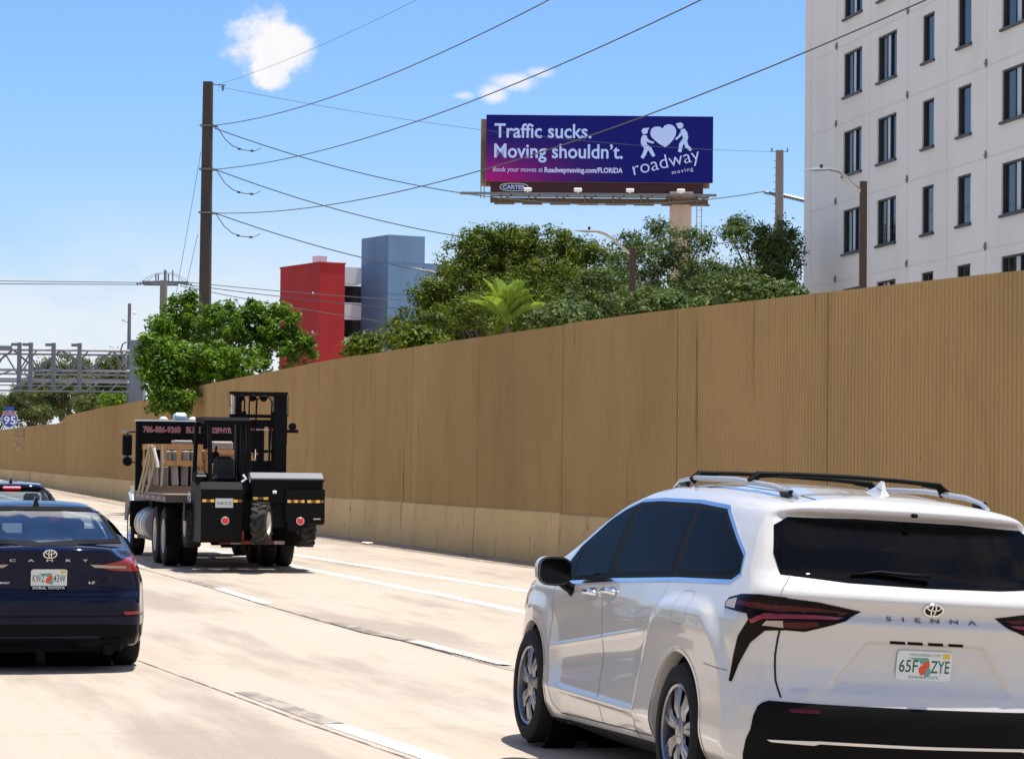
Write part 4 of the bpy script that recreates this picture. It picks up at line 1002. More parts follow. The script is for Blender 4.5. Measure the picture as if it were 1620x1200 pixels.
def shrink(poly, d):
    """inset an outline by d (towards its inside)"""
    n = len(poly); A = sum(poly[i][0]*poly[(i+1) % n][1]-poly[(i+1) % n][0]*poly[i][1] for i in range(n)); sg = 1 if A > 0 else -1; o = []
    for i in range(n):
        a, b, c = Vector(poly[i-1]), Vector(poly[i]), Vector(poly[(i+1) % n]); e1 = (b-a).normalized(); e2 = (c-b).normalized()
        n1 = Vector((-e1.y, e1.x))*sg; n2 = Vector((-e2.y, e2.x))*sg; m = (n1+n2); l = m.length
        m = m/l if l > 1e-6 else n1; k = d/max(.35, m.dot(n1)); o.append((b.x+m.x*k, b.y+m.y*k))
    return o
M_TYRE = newmat('tyre_rubber', (.009, .009, .009), .8, spec=.2)
M_RIM = newmat('machined_alloy', (.25, .26, .29), .25, metal=1.0)
M_RIMD = newmat('dark_alloy', (.07, .07, .075), .35, metal=.8)
M_BRAKE = newmat('brake_disc', (.25, .24, .23), .5, metal=.8)
M_BLKPL = newmat('black_plastic', (.003, .003, .003), .6, spec=.10)
M_GLOSSBLK = newmat('gloss_black', (.003, .003, .0035), .12, spec=.25)
M_CHROME = newmat('chrome', (.78, .79, .80), .10, metal=1.0)
M_SATIN = newmat('satin_silver', (.62, .63, .65), .3, metal=.9)
M_TINT = newmat('dark_tinted_glass', (.002, .002, .003), .02, spec=.075)
def window_film(name, k):
    m = bpy.data.materials.new(name); m.use_nodes = True; nt = m.node_tree; nt.nodes.clear(); N = nt.nodes.new; L = nt.links.new
    o = N('ShaderNodeOutputMaterial'); d = N('ShaderNodeBsdfDiffuse'); d.inputs[0].default_value = (.0025, .0025, .003, 1); g = N('ShaderNodeBsdfGlossy'); g.inputs['Roughness'].default_value = .015
    f = N('ShaderNodeFresnel'); f.inputs[0].default_value = 1.45; mt = N('ShaderNodeMath'); mt.operation = 'MULTIPLY'; mt.inputs[1].default_value = k; L(f.outputs[0], mt.inputs[0])
    mx = N('ShaderNodeMixShader'); L(mt.outputs[0], mx.inputs[0]); L(d.outputs[0], mx.inputs[1]); L(g.outputs[0], mx.inputs[2]); L(mx.outputs[0], o.inputs[0]); return m
M_TINT = window_film('dark_tinted_glass', .30)
M_GAP = newmat('panel_gap', (.01, .01, .01), .8); M_GAPS = newmat('soft_panel_gap', (.22, .215, .21), .8)
M_LAMPRED = newmat('red_lens', (.24, .003, .012), .15, coat=.25)
M_LAMPRED2 = newmat('dark_red_lens', (.06, .0015, .005), .12, spec=.25)
M_LAMPSMOKE = newmat('smoked_lens', (.004, .0015, .0015), .10, spec=.12)
M_LAMPCLR = newmat('clear_lens', (.36, .30, .25), .2, coat=.4)
M_PLATEW = newmat('plate_white', (.62, .65, .62), .45)
M_PLATEG = newmat('plate_green', (.01, .09, .05), .5); M_PLATEMINT = newmat('plate_mint', (.10, .30, .24), .5); M_ORANGE = newmat('plate_orange', (.62, .07, .02), .5); M_STICKER = newmat('yellow_sticker', (.65, .42, .04), .5)
def spoke_wheel(parent, loc, r, w, rim_r, side, mats=None, spokes=5, steer=0.0, name='wheel', dark=True):
    """a wheel whose outer face looks along +y * side"""
    e = bpy.data.objects.new(name, None); COL.objects.link(e); e.parent = parent; e.location = loc; e.rotation_euler = (0, 0, steer if side > 0 else math.pi + steer)
    h = w/2; rr = rim_r
    prof = [(rr, -h*.9), (rr+.012, -h), (r-.05, -h), (r-.015, -h*.85), (r, -h*.55), (r, h*.55), (r-.015, h*.85), (r-.05, h), (rr+.012, h*1.0), (rr, h*.9)]
    m = MB(); m.lathe(prof, 56); 
    m.build('tyre', M_TYRE, e, smooth='auto')
    m = MB(); m.lathe([(rr+.004, -h*.8), (rr+.002, h*.86), (rr-.010, h*.92), (rr-.022, h*.86), (rr-.03, h*.3), (rr-.04, -h*.8)], 56)
    yo = h*.80
    n = spokes
    for k in range(n):
        for off_, wd in ((-.13, .5), (.13, .5)) if dark else ((0, 1),):
            a = 2*math.pi*k/n + .3
            ra, rb = .062, rr-.012
            A0, A1 = a+off_*.6, a+off_*1.0
            def P(rad, ang, dw, y): return (rad*math.cos(ang)-dw*math.sin(ang), y, rad*math.sin(ang)+dw*math.cos(ang))
            w0, w1 = (.020, .027) if dark else (.03, .05)
            V = []
            for rad, ang, dw, y in ((ra, A0, w0, yo-.01), (rb*.55, (A0+A1)/2, (w0+w1)/2, yo+.004), (rb, A1, w1, yo-.012)):
                V += [P(rad, ang, -dw, y-.012), P(rad, ang, -dw*.45, y), P(rad, ang, dw*.45, y), P(rad, ang, dw, y-.012), P(rad, ang, dw, y-.04), P(rad, ang, -dw, y-.04)]
            F = []
            for q in range(2): F += [(q*6+i, q*6+(i+1) % 6, q*6+6+(i+1) % 6, q*6+6+i) for i in range(6)]
            F += [tuple(range(6)), tuple(range(17, 11, -1))]; m.add(V, F)
    m.lathe([(.001, yo+.004), (.03, yo+.004), (.036, yo-.002), (.072, yo-.008), (.078, yo-.05)], 28)
    m.build('rim', M_RIM, e, smooth='auto')
    m = MB(); m.lathe([(.001, h*.1), (rr*.72, h*.1), (rr*.72, h*.02), (.001, h*.02)], 40); m.build('brake_disc', M_BRAKE, e, smooth='auto')
    m = MB(); m.lathe([(.001, -h*.5), (rr-.02, -h*.5)], 32); m.build('hub_backing', M_BLKPL, e)
    return e
def plate(parent, M, txtL, txtR, top, bottom, frame_txt=None, sticker=True):
    """a US plate 0.305 x 0.152 in M's xy plane, facing +z"""
    m = MB(); pts = rnd([(-.152, -.076), (.152, -.076), (.152, .076), (-.152, .076)], 2, .06); m.prism(pts, 0, .003, 'Z', M=M); p = m.build('licence_plate', M_PLATEW, parent)
    def T(x, y, z=.0036): return M @ Matrix.Translation((x, y, z))
    text_obj('lettering', txtL, M_PLATEG, p, T(-.138, -.034), .103, .066, .012); text_obj('lettering', txtR, M_PLATEG, p, T(.037, -.034), .103, .066, .012)
    if top: text_obj('lettering', top, M_PLATEG, p, T(-.082, .049), .165, .014, .0)
    if bottom: text_obj('lettering', bottom, M_PLATEG, p, T(-.082, -.066), .165, .015, .0)
    disc = lambda cx, cy, a, b, z: [(cx+a*math.cos(t), cy+b*math.sin(t)) for t in [2*math.pi*k/16 for k in range(16)]]
    m = MB(); m.prism([(-.095, .040), (.02, .042), (.028, .02), (-.02, .014), (-.03, .024)], .0031, .0035, 'Z', M=M); m.prism(disc(.018, -.030, .022, .026, 0), .0031, .0034, 'Z', M=M); m.prism(disc(-.005, .018, .020, .012, 0), .0035, .0038, 'Z', M=M); m.build('leaf_print', M_PLATEMINT, p)
    for cx, cy, a, b in ((-.008, -.022, .020, .026), (.013, .006, .018, .020)):
        m = MB(); m.prism(disc(cx, cy, a, b, 0), .0039, .0043, 'Z', M=M); m.build('orange_print', M_ORANGE, p)
    if sticker: m = MB(); m.prism([(.098, .040), (.138, .040), (.138, .067), (.098, .067)], .0031, .0036, 'Z', M=M); m.build('sticker', M_STICKER, p)
    return p
def emblem(parent, M, w, h, mat, field=None):
    """three interlocked ovals"""
    m = MB()
    def ring(cx, cy, a, b, t):
        n = 36; V = []
        for k in range(n):
            u = 2*math.pi*k/n; V += [(cx+a*math.cos(u), cy+b*math.sin(u), .004), (cx+(a-t)*math.cos(u), cy+(b-t*.8)*math.sin(u), .004), (cx+(a+t*.2)*math.cos(u), cy+(b+t*.2)*math.sin(u), -.004), (cx+(a-t*1.2)*math.cos(u), cy+(b-t)*math.sin(u), -.004)]
        F = []
        for k in range(n):
            j = (k+1) % n; F += [(4*k, 4*j, 4*j+1, 4*k+1), (4*k+2, 4*j+2, 4*j, 4*k), (4*k+1, 4*j+1, 4*j+3, 4*k+3)]
        m.add([M @ Vector(p) for p in V], F)
    a, b = w/2, h/2; t = w*.075
    ring(0, 0, a, b, t); ring(0, b*.40, a*.72, b*.52, t*.9); ring(0, -.02*b, a*.27, b*.92, t*.85)
    o = m.build('emblem', mat, parent, smooth='auto')
    if field is not None:
        f = MB(); f.prism([(a*.95*math.cos(2*math.pi*k/32), b*.95*math.sin(2*math.pi*k/32)) for k in range(32)], -.004, .001, 'Z', M=M); f.build('emblem_field', field, o)
    return o
def set_pose(root, pos, yaw, roll=0.0, dz=0.0):
    s, c = math.sin(yaw), math.cos(yaw); f = Vector((-s, c, 0)); l = Vector((-c, -s, 0)); u = Vector((0, 0, 1))
    cr, sr = math.cos(roll), math.sin(roll); l2 = l*cr + u*sr; u2 = -l*sr + u*cr
    root.matrix_world = Matrix(((f.x, l2.x, u2.x, pos[0]), (f.y, l2.y, u2.y, pos[1]), (f.z, l2.z, u2.z, dz), (0, 0, 0, 1)))
# ---------------------------------------------------------------- the white minivan (x forward from the rear axle, y left, z up)
M_VANWHITE = newmat('pearl_white_paint', (.515, .502, .478), .3, coat=1.0, spec=.5)
def van_F():
    Yz = Curve1([.16, .22, .30, .42, .55, .70, .80, .92, 1.02, 1.10, 1.16, 1.30, 1.45, 1.58, 1.66, 1.74], [.84, .90, .945, .965, .955, .952, .955, .965, .958, .935, .915, .865, .805, .735, .67, .58], .022)
    Xr0 = Curve1([.14, .22, .30, .40, .46, .58, .625, .70, .80, .93, 1.00, 1.035, 1.06, 1.09, 1.125, 1.155, 1.19, 1.225, 1.27, 1.40, 1.555, 1.585, 1.62, 1.655, 1.70, 1.80],
                 [-.90, -.97, -1.03, -1.07, -1.085, -1.085, -1.065, -1.035, -1.025, -1.04, -1.065, -1.08, -1.05, -1.05, -1.075, -1.085, -1.065, -1.01, -.955, -.86, -.725, -.79, -.80, -.73, -.55, -.25], .010)
    Zt0 = Curve1([-1.3, -.9, -.5, 0, .5, 1.0, 1.3, 1.65, 2.0, 2.35, 2.7, 3.05, 3.2, 3.4, 3.7, 3.95, 4.1], [1.60, 1.655, 1.69, 1.722, 1.742, 1.748, 1.742, 1.715, 1.64, 1.51, 1.355, 1.20, 1.125, 1.07, .98, .86, .70], .06)
    Xf0 = Curve1([.15, .3, .5, .7, .85, 1.0], [3.80, 3.92, 3.97, 3.96, 3.90, 3.75], .04)
    plan = Curve1([-1.2, -1.0, -.75, -.4, 0, 2.6, 3.1, 3.5, 3.8, 4.0], [-.075, -.045, -.014, -.002, 0, 0, -.012, -.06, -.13, -.22], .12)
    tum = Curve1([-1.2, -.8, -.3, .6, 1.6, 2.4, 3.2], [-.03, -.012, .004, .004, -.005, -.03, -.08], .15)
    def base(x, y, z):
        ay = np.abs(y)
        w = Yz(z) + plan(x) + tum(x)*sstep(z, 1.05, 1.5)
        r = np.hypot(x, z-.36)
        # rear haunch wrapping the wheel, scooped doors ahead of it
        haunch = sstep(r, .84, .72)*sstep(z, .20, .40)*(1-sstep(z, 1.02, 1.12))
        w = w + .030*haunch
        rf = np.hypot(x-3.06, z-.36); w = w + .024*sstep(rf, .72, .50)*(1-sstep(z, .85, 1.0))
        crease = .654 + (2.57-x)*.112
        door = sstep(x, .55, .95)*(1-sstep(x, 2.35, 2.7))
        w = w - door*(.016*np.exp(-((z-(crease-.12))/.10)**2) - .010*np.exp(-((z-crease)/.013)**2) + .010*np.exp(-((z-(crease+.16))/.10)**2))
        w = w + .016*door*np.exp(-((z-.40)/.024)**2) - .006*door*np.exp(-((z-.30)/.06)**2)
        side = (ay - w)*.96
        yy = np.clip(ay/.9, 0, 1.2)
        xr = Xr0(z) + .10*yy**2.2 + .10*yy**6
        # plate recess (deeper than the gate) and the flanks of the gate
        half = .33 + (.93-z)*.75
        rec = sstep(z, .66, .74)*(1-sstep(z, .925, .95))*(1-sstep(ay, half-.03, half+.02))
        xr = xr + .026*rec
        back = (xr - x)*.97
        front = x - (Xf0(z) - .28*yy**2.4)
        top = (z - (Zt0(x) - .055*(ay/.72)**2.4*sstep(x, 3.4, 2.4) - .03*(ay/.8)**2))*.93
        f = smax(side, back, .085); f = smax(f, front, .15); f = smax(f, top, .075); f = smax(f, .17 - z, .05)
        return f
    def F(x, y, z):
        f = base(x, y, z)
        for wx, ra in ((0, .432), (3.06, .425)):
            cyl = np.hypot(x-wx, z-.365) - ra; cut = np.maximum(cyl, .66 - np.abs(y)); f = np.maximum(f, -cut)
        return f
    return base, F
def build_van():
    base, F = van_F()
    root = empty('minivan', (0, 0, 0), 0, 'large white minivan with dark tinted glass and roof rails in the right foreground', 'minivan')
    V, Q = surface_net(F, (-1.25, -1.06, .10), (4.1, 1.06, 1.82), .0115)
    np_mesh('body', V, Q, M_VANWHITE, root)
    S = Shell(base)
    # wheels (tinted arch liners behind)
    for wx in (0, 3.06):
        for sd in (1, -1):
            spoke_wheel(root, (wx, sd*.865, .368), .368, .235, .258, sd, spokes=7)
            m = MB(); m.lathe([(.415, -.10), (.425, -.10), (.425, .10), (.415, .10)], 40, close=True); n_ = m.build('arch_liner', M_BLKPL, root, smooth='auto'); n_.location = (wx, sd*.80, .365)
            # dark lip on the wheel opening
    for wx in (0, 3.06):
        for sd in (1, -1):
            m = MB(); m.lathe([(.4235, -.35), (.4235, .28)], 64); l_ = m.build('wheel_well', M_BLKPL, root, smooth='auto'); l_.location = (wx, sd*.32, .365)
    for sd in (1, -1):
        belt = [(2.58, 1.066), (2.24, 1.083), (1.45, 1.132), (.32, 1.186), (-.53, 1.210), (-.605, 1.245), (-.56, 1.328), (-.27, 1.455), (.02, 1.567), (.535, 1.590), (1.25, 1.592), (1.62, 1.580), (1.85, 1.53), (2.05, 1.462), (2.40, 1.285)]
        surround = shrink(belt, -.026)
        S.patch('window_chrome', surround, 'side', M_CHROME, root, .0022, side=sd, rim=.004, inset=shrink(belt, -.004))
        S.patch('window_surround', shrink(belt, -.005), 'side', M_BLKPL, root, .0030, side=sd, rim=0)
        panes = [[(2.23, 1.100), (1.585, 1.150), (1.655, 1.562), (1.82, 1.525), (2.02, 1.452), (2.30, 1.310)],
                 [(1.435, 1.156), (.425, 1.204), (.535, 1.566), (1.25, 1.570), (1.545, 1.566)],
                 [(.295, 1.212), (-.495, 1.234), (-.565, 1.262), (-.53, 1.32), (-.25, 1.442), (.03, 1.546), (.44, 1.566)],
                 [(2.50, 1.086), (2.29, 1.094), (2.345, 1.272), (2.37, 1.262)]]
        for nm, p in zip(('front_window', 'sliding_door_window', 'rear_quarter_window', 'quarter_light'), panes): S.patch(nm, p, 'side', M_TINT, root, .0042, side=sd, rim=0, grid=.05)
        # shut lines
        S.ribbon('shut_line', [(2.60, 1.05), (2.61, .62), (2.50, .30), (2.42, .245)], 'side', M_GAPS, root, .005, side=sd)
        S.ribbon('shut_line', [(1.60, 1.13), (1.565, 1.0), (1.53, .80), (1.52, .60), (1.50, .42), (1.49, .30), (1.47, .265)], 'side', M_GAPS, root, .007, side=sd)
        S.ribbon('shut_line', [(.42, 1.19), (.44, 1.02), (.455, .82)], 'side', M_GAPS, root, .002, side=sd)
        S.ribbon('shut_line', [(2.42, .245), (1.47, .270), (.44, .296), (.40, .33), (.41, .50)], 'side', M_GAP, root, .006, side=sd)
        S.patch('sill_trim', [(2.62, .185), (2.60, .205), (1.5, .232), (.42, .258), (.40, .20), (1.5, .172), (2.5, .165)], 'side', M_BLKPL, root, .010, side=sd, rim=.02)
        if sd == 1: S.ribbon('fuel_door_line', rnd([(.135, 1.115), (-.085, 1.125), (-.10, .945), (.125, .935)], 2, .15), 'side', M_GAPS, root, .003, close=True)
        S.ribbon('shut_line', [(-.42, .76), (-.70, .745)], 'side', M_GAPS, root, .005, side=sd)
        for wx, ra in ((0, .4365), (3.06, .4295)):
            S.ribbon('arch_lip', [(wx + ra*math.cos(t), .365 + ra*math.sin(t)) for t in [math.radians(-22 + 224*k/60) for k in range(61)]], 'side', M_VANWHITE, root, .019, .0035, side=sd)
        # handles: cup and bar
        for hx, hz in ((1.79, 1.016), (1.42, 1.038)):
            S.patch('handle_recess', rnd([(hx+.13, hz-.05), (hx+.10, hz+.035), (hx-.10, hz+.045), (hx-.12, hz-.04)], 2, .25), 'side', M_SATIN, root, .0012, side=sd, rim=0, grid=.02)
            X, g = S.place([(hx+.115, hz-.002), (hx+.06, hz+.006), (hx-.06, hz+.010), (hx-.115, hz+.004)], 'side', sd)
            m = MB(); pp = [Vector(x)+Vector(n)*o for x, n, o in zip(X, g, (.006, .030, .030, .006))]; m.tube(pp, [.014, .017, .017, .014], 8, sq=1); m.build('door_handle', M_CHROME, root, smooth=True)
        # mirror
        m = MB(); c = Vector((2.22, sd*1.095, 1.132)); 
        prof = [(-.085, .08, .070, .045), (-.065, .104, .088, .02), (-.02, .108, .090, .0), (.05, .096, .078, 0), (.11, .06, .048, 0), (.13, .02, .012, 0)]
        rings = []
        for (dx, ry, rz_, _) in prof:
            ring = []
            for k in range(24):
                t = 2*math.pi*k/24; cx, sx = math.cos(t), math.sin(t); ring.append(c + Vector((dx, ry*math.copysign(abs(cx)**.6, cx), rz_*math.copysign(abs(sx)**.6, sx))))
            rings.append(ring)
        Vv = [p for r_ in rings for p in r_]; Fv = [(i*24+k, i*24+(k+1) % 24, (i+1)*24+(k+1) % 24, (i+1)*24+k) for i in range(len(rings)-1) for k in range(24)] + [tuple(range(23, -1, -1)), tuple(len(Vv)-24+k for k in range(24))]
        m.add(Vv, Fv); mo = m.build('mirror', M_VANWHITE, root, smooth='auto')
        m = MB(); m.add([c + Vector((-.090, .096*math.copysign(abs(math.cos(t))**.6, math.cos(t)), .079*math.copysign(abs(math.sin(t))**.6, math.sin(t)))) for t in [2*math.pi*k/28 for k in range(28)]], [tuple(range(28))]); m.build('mirror_glass', M_GLOSSBLK, mo, fix=False)
        m = MB()
        Vr = []
        for dx, s_ in ((-.087, 1.02), (-.06, 1.0)):
            Vr += [c + Vector((dx, s_*.104*math.copysign(abs(math.cos(t))**.6, math.cos(t)), s_*.088*math.copysign(abs(math.sin(t))**.6, math.sin(t)))) for t in [2*math.pi*k/28 for k in range(28)]]
        m.add(Vr, [(k, (k+1) % 28, 28+(k+1) % 28, 28+k) for k in range(28)]); m.tube([c + Vector((.01, -sd*.06, -.06)), (2.22, sd*.965, 1.03), (2.24, sd*.93, 1.00)], [.05, .055, .06], 10, sq=.6); m.build('mirror_base', M_BLKPL, mo, smooth='auto')
        # roof rails
        rp = [(1.52, .555), (1.40, .56), (1.1, .568), (.4, .572), (-.18, .562), (-.42, .548), (-.53, .535)]
        X, g = S.place([(a, b*sd) for a, b in rp], 'top'); lift = [.004, .034, .046, .050, .046, .028, .004]
        m = MB(); m.tube([Vector(x) + Vector((0, 0, l)) for x, l in zip(X, lift)], [.012, .017, .019, .019, .019, .017, .012], 10, sq=.8); rl = m.build('roof_rail', M_SATIN, root, smooth='auto')
        for q in (1.34, -.38):
            xx, _ = S.place([(q, .555*sd)], 'top'); m = MB(); m.box(Vector(xx[0]) + Vector((0, 0, .02)), (.16, .035, .035), bev=.012); m.build('rail_foot', M_GLOSSBLK, rl)
        S.patch('roof_seam', [(1.9, .50*sd), (1.9, .51*sd), (-.62, .49*sd), (-.62, .48*sd)], 'top', M_BLKPL, root, .0015, rim=0)
    # cross bars
    for bx_, lx in ((1.12, 0), (.12, 0)):
        zb = 1.775; m = MB()
        m.tube([(bx_, -.585, 1.735), (bx_, -.53, zb), (bx_, -.3, zb+.010), (bx_, 0, zb+.014), (bx_, .3, zb+.010), (bx_, .53, zb), (bx_, .585, 1.735)], [.016, .014, .013, .013, .013, .014, .016], 10, sq=1)
        for sd in (1, -1): m.tube([(bx_+.03, sd*.575, 1.725), (bx_+.01, sd*.535, zb-.004), (bx_, sd*.43, zb)], [.026, .022, .014], 8)
        m.build('cross_bar', M_BLKPL, root, smooth='auto')
    # tailgate: glass, spoiler lip, wiper, gap
    glass = [(.725, 1.500), (.760, 1.36), (.75, 1.255), (.42, 1.232), (0, 1.226), (-.42, 1.232), (-.75, 1.255), (-.760, 1.36), (-.725, 1.500), (-.65, 1.548), (-.3, 1.560), (.3, 1.560), (.65, 1.548)]
    S.patch('rear_window', glass, 'rear', M_TINT, root, .006, rim=.006, grid=.02)
    for sd in (1, -1):
        S.ribbon('shut_line', [((-.955+1.6)*.7071+(.765-1.6)*.7071, 1.252), ((-.985+1.6)*.7071+(.79-1.6)*.7071, 1.20), ((-1.0+1.6)*.7071+(.81-1.6)*.7071, 1.146)], 'corner', M_GAPS, root, .005, .004, side=sd)
        S.ribbon('shut_line', [(sd*.765, .985), (sd*.772, .85), (sd*.765, .72), (sd*.745, .635)], 'rear', M_GAP, root, .010)
        # tail lamps: gate part and body part, and the black boomerang below
        S.patch('tail_lamp', [(sd*a, b) for a, b in [(.766, 1.140), (.60, 1.128), (.37, 1.092), (.45, 1.040), (.56, 1.005), (.65, .975), (.766, .978)]], 'rear', M_LAMPSMOKE, root, .006, rim=.01, grid=.03)
        lamp = S.patch('tail_lamp_lens', [(sd*a, b) for a, b in [(.766, 1.105), (.60, 1.100), (.43, 1.083), (.47, 1.062), (.60, 1.068), (.766, 1.062)]], 'rear', M_LAMPRED2, root, .0075, rim=0, grid=.03)
        S.patch('tail_lamp_lens', [(sd*a, b) for a, b in [(.766, 1.052), (.60, 1.058), (.455, 1.052), (.50, 1.040), (.766, 1.034)]], 'rear', M_LAMPRED, root, .0075, rim=0, grid=.03)
        S.patch('reversing_lens', [(sd*a, b) for a, b in [(.755, 1.018), (.60, 1.028), (.58, 1.012), (.66, .992), (.755, .992)]], 'rear', M_LAMPRED2, root, .0075, rim=0, grid=.03)
        # corner part, drawn from the 45 degree view: u grows towards the side of the car
        def cor(pts): return [(u, z) for u, z in pts]
        U = {}
        def uc(x, y): return ((x + 1.6)*.70710678 + (abs(y) - 1.6)*.70710678)
        body = [(uc(-1.02, .785), .978), (uc(-1.02, .785), 1.142), (uc(-.93, .90), 1.148), (uc(-.78, .935), 1.140), (uc(-.64, .955), 1.115), (uc(-.60, .955), 1.085), (uc(-.615, .955), 1.060), (uc(-.75, .95), 1.052), (uc(-.86, .93), 1.046), (uc(-.875, .92), 1.02), (uc(-.80, .94), .93), (uc(-.76, .945), .82), (uc(-.735, .95), .695), (uc(-.755, .945), .692), (uc(-.80, .93), .79), (uc(-.88, .915), .90), (uc(-.96, .88), .968)]
        S.patch('tail_lamp', cor(body), 'corner', M_LAMPSMOKE, root, .006, side=sd, rim=.01, grid=.025)
        S.patch('tail_lamp_lens', cor([(uc(-1.015, .79), 1.100), (uc(-.90, .91), 1.108), (uc(-.76, .94), 1.106), (uc(-.75, .94), 1.088), (uc(-.90, .91), 1.075), (uc(-1.015, .79), 1.062)]), 'corner', M_LAMPRED2, root, .0075, side=sd, rim=0, grid=.025)
        S.patch('tail_lamp_lens', cor([(uc(-1.015, .79), 1.052), (uc(-.95, .88), 1.050), (uc(-.885, .925), 1.016), (uc(-.90, .92), 1.000), (uc(-.95, .885), 1.026), (uc(-1.015, .79), 1.034)]), 'corner', M_LAMPRED, root, .0075, side=sd, rim=0, grid=.025)
        S.patch('indicator_lens', cor([(uc(-.74, .94), 1.120), (uc(-.64, .955), 1.102), (uc(-.615, .955), 1.082), (uc(-.63, .955), 1.068), (uc(-.74, .945), 1.064)]), 'corner', M_LAMPCLR, root, .0075, side=sd, rim=0, grid=.025)
        S.patch('reversing_lens', cor([(uc(-1.01, .80), 1.024), (uc(-.965, .87), 1.020), (uc(-.945, .885), .995), (uc(-1.01, .80), .990)]), 'corner', M_LAMPCLR, root, .0075, side=sd, rim=0, grid=.025)
    # black lower bumper with a bright strip
    bmp = [(-.80, .615), (-.40, .612), (0, .611), (.40, .612), (.80, .615), (.83, .603), (.85, .585), (.865, .54), (.875, .46), (.88, .38), (.87, .20), (0, .185), (-.87, .20), (-.88, .38), (-.875, .46), (-.865, .54), (-.85, .585), (-.83, .603)]
    S.patch('rear_bumper_trim', bmp, 'rear', M_BLKPL, root, .007, rim=.012, grid=.05)
    uc_ = lambda x, y: ((x + 1.6)*.70710678 + (abs(y) - 1.6)*.70710678)
    for sd in (1, -1): S.patch('bumper_corner_trim', [(uc_(-1.06, .83), .605), (uc_(-1.02, .865), .585), (uc_(-.985, .89), .545), (uc_(-.95, .905), .49), (uc_(-.915, .92), .42), (uc_(-.885, .925), .34), (uc_(-.865, .925), .20), (uc_(-1.06, .80), .20)], 'corner', M_BLKPL, root, .0065, side=sd, rim=.01, grid=.03)
    S.patch('bumper_bright_strip', [(-.80, .425), (-.55, .434), (0, .430), (.55, .434), (.80, .425), (.78, .415), (.58, .411), (.55, .420), (0, .416), (-.55, .420), (-.58, .411), (-.78, .415)], 'rear', M_SATIN, root, .016, rim=.02, grid=.05)
    for sd in (1, -1): S.patch('rear_reflector', [(sd*.56, .585), (sd*.71, .583), (sd*.705, .566), (sd*.56, .568)], 'rear', M_LAMPRED2, root, .010, rim=.003)
    # wiper
    X, g = S.place([(-.02, 1.262), (.10, 1.268), (.25, 1.282), (.40, 1.262)], 'rear'); m = MB(); m.tube([Vector(x)+Vector(n)*o for x, n, o in zip(X, g, (.035, .028, .022, .014))], [.016, .015, .012, .006], 8, sq=.7); m.build('rear_wiper', M_BLKPL, root, smooth=True)
    X, g = S.place([(0, 1.60)], 'rear'); m = MB(); m.box(Vector(X[0]) + Vector((-.004, 0, -.006)), (.02, .035, .022), bev=.006); m.build('rear_camera', M_BLKPL, root)
    X, g = S.place([(0, 1.573)], 'rear'); 
    # plate, slots, emblem and letters: seen from behind, the reading direction is -y
    def rear_frame(y, z, off):
        X, g = S.place([(y, z)], 'rear'); n = Vector(g[0]); n.y = 0; n.normalize(); return frame(Vector(X[0]) + n*off, (0, -1, 0), Vector((0, -1, 0)).cross(n)*-1 if False else n.cross(Vector((0, -1, 0))))
    plate(root, rear_frame(-.005, .832, .006), '65F', 'ZYE', 'MYFLORIDA.COM', 'SUNSHINE STATE')
    for i, y in enumerate((.150, .055, -.058, -.170)):
        S.patch('gate_slot', [(y+.045, .938), (y-.038, .938), (y-.028, .951), (y+.055, .951)], 'rear', M_BLKPL, root, .003, rim=.002, grid=.02)
    emblem(root, rear_frame(-.012, 1.122, .006), .112, .076, M_CHROME, M_GLOSSBLK)
    Mw = rear_frame(.235, 1.052, .0)
    tw, th = .50, .024
    def conf(V):
        uv = np.stack([.235 - V[:, 0], 1.052 + V[:, 1]], 1); X, g = S.place(uv, 'rear'); X = X + g*(.004); return X
    M_LETTER = newmat('grey_letter', (.09, .10, .13), .35, metal=.3)
    text_obj('lettering', 'S I E N N A', M_LETTER, root, Matrix.Identity(4), tw, th, .02, conform=conf, spacing=1.5)
    def conf2(V):
        uv = np.stack([.70 - V[:, 0], .668 + V[:, 1]], 1); X, g = S.place(uv, 'rear'); return X + g*.003
    text_obj('lettering', 'AWD', M_SATIN, root, Matrix.Identity(4), .085, .018, .02, conform=conf2)
    # fin
    m = MB(); 
    def fin(sc): return [(-.62+.09*1.0, 1.690), (-.45, 1.700), (-.40, 1.705), (-.47, 1.745), (-.53, 1.770), (-.56, 1.768), (-.575, 1.74)]
    pr = [(-.62, 1.684), (-.36, 1.700), (-.44, 1.726), (-.50, 1.752), (-.545, 1.772), (-.575, 1.770), (-.59, 1.73)]
    Vf = []
    for y, s_ in ((-.032, 0), (-.010, 1), (.010, 1), (.032, 0)):
        for (x, z) in pr: Vf.append((x + .22 + (0 if s_ else 0), y*(1 if z < 1.71 else .35), z if s_ or z < 1.71 else 1.690 + (z-1.690)*.82))
    n = len(pr); m.add(Vf, [(q*n+i, q*n+(i+1) % n, (q+1)*n+(i+1) % n, (q+1)*n+i) for q in range(3) for i in range(n)] + [tuple(range(n)), tuple(range(4*n-1, 3*n-1, -1))]); m.build('antenna_fin', M_VANWHITE, root, smooth='auto')
    # front: lamp edge seen past the fender, number plate side, underside
    S.patch('headlamp', [(3.66, .83), (3.35, .97), (3.28, .98), (3.30, .955), (3.62, .77)], 'side', M_LAMPCLR, root, .004, side=1, rim=.004); S.patch('headlamp', [(3.66, .83), (3.35, .97), (3.28, .98), (3.30, .955), (3.62, .77)], 'side', M_LAMPCLR, root, .004, side=-1, rim=.004)
    S.patch('windscreen', [(2.05, -.60), (2.05, .60), (2.95, .72), (3.05, .4), (3.08, 0), (3.05, -.4), (2.95, -.72)], 'top', M_TINT, root, .003, rim=0, grid=.06)
    m = MB(); m.box((1.4, 0, .19), (4.6, 1.3, .06)); m.build('underbody', M_BLKPL, root)
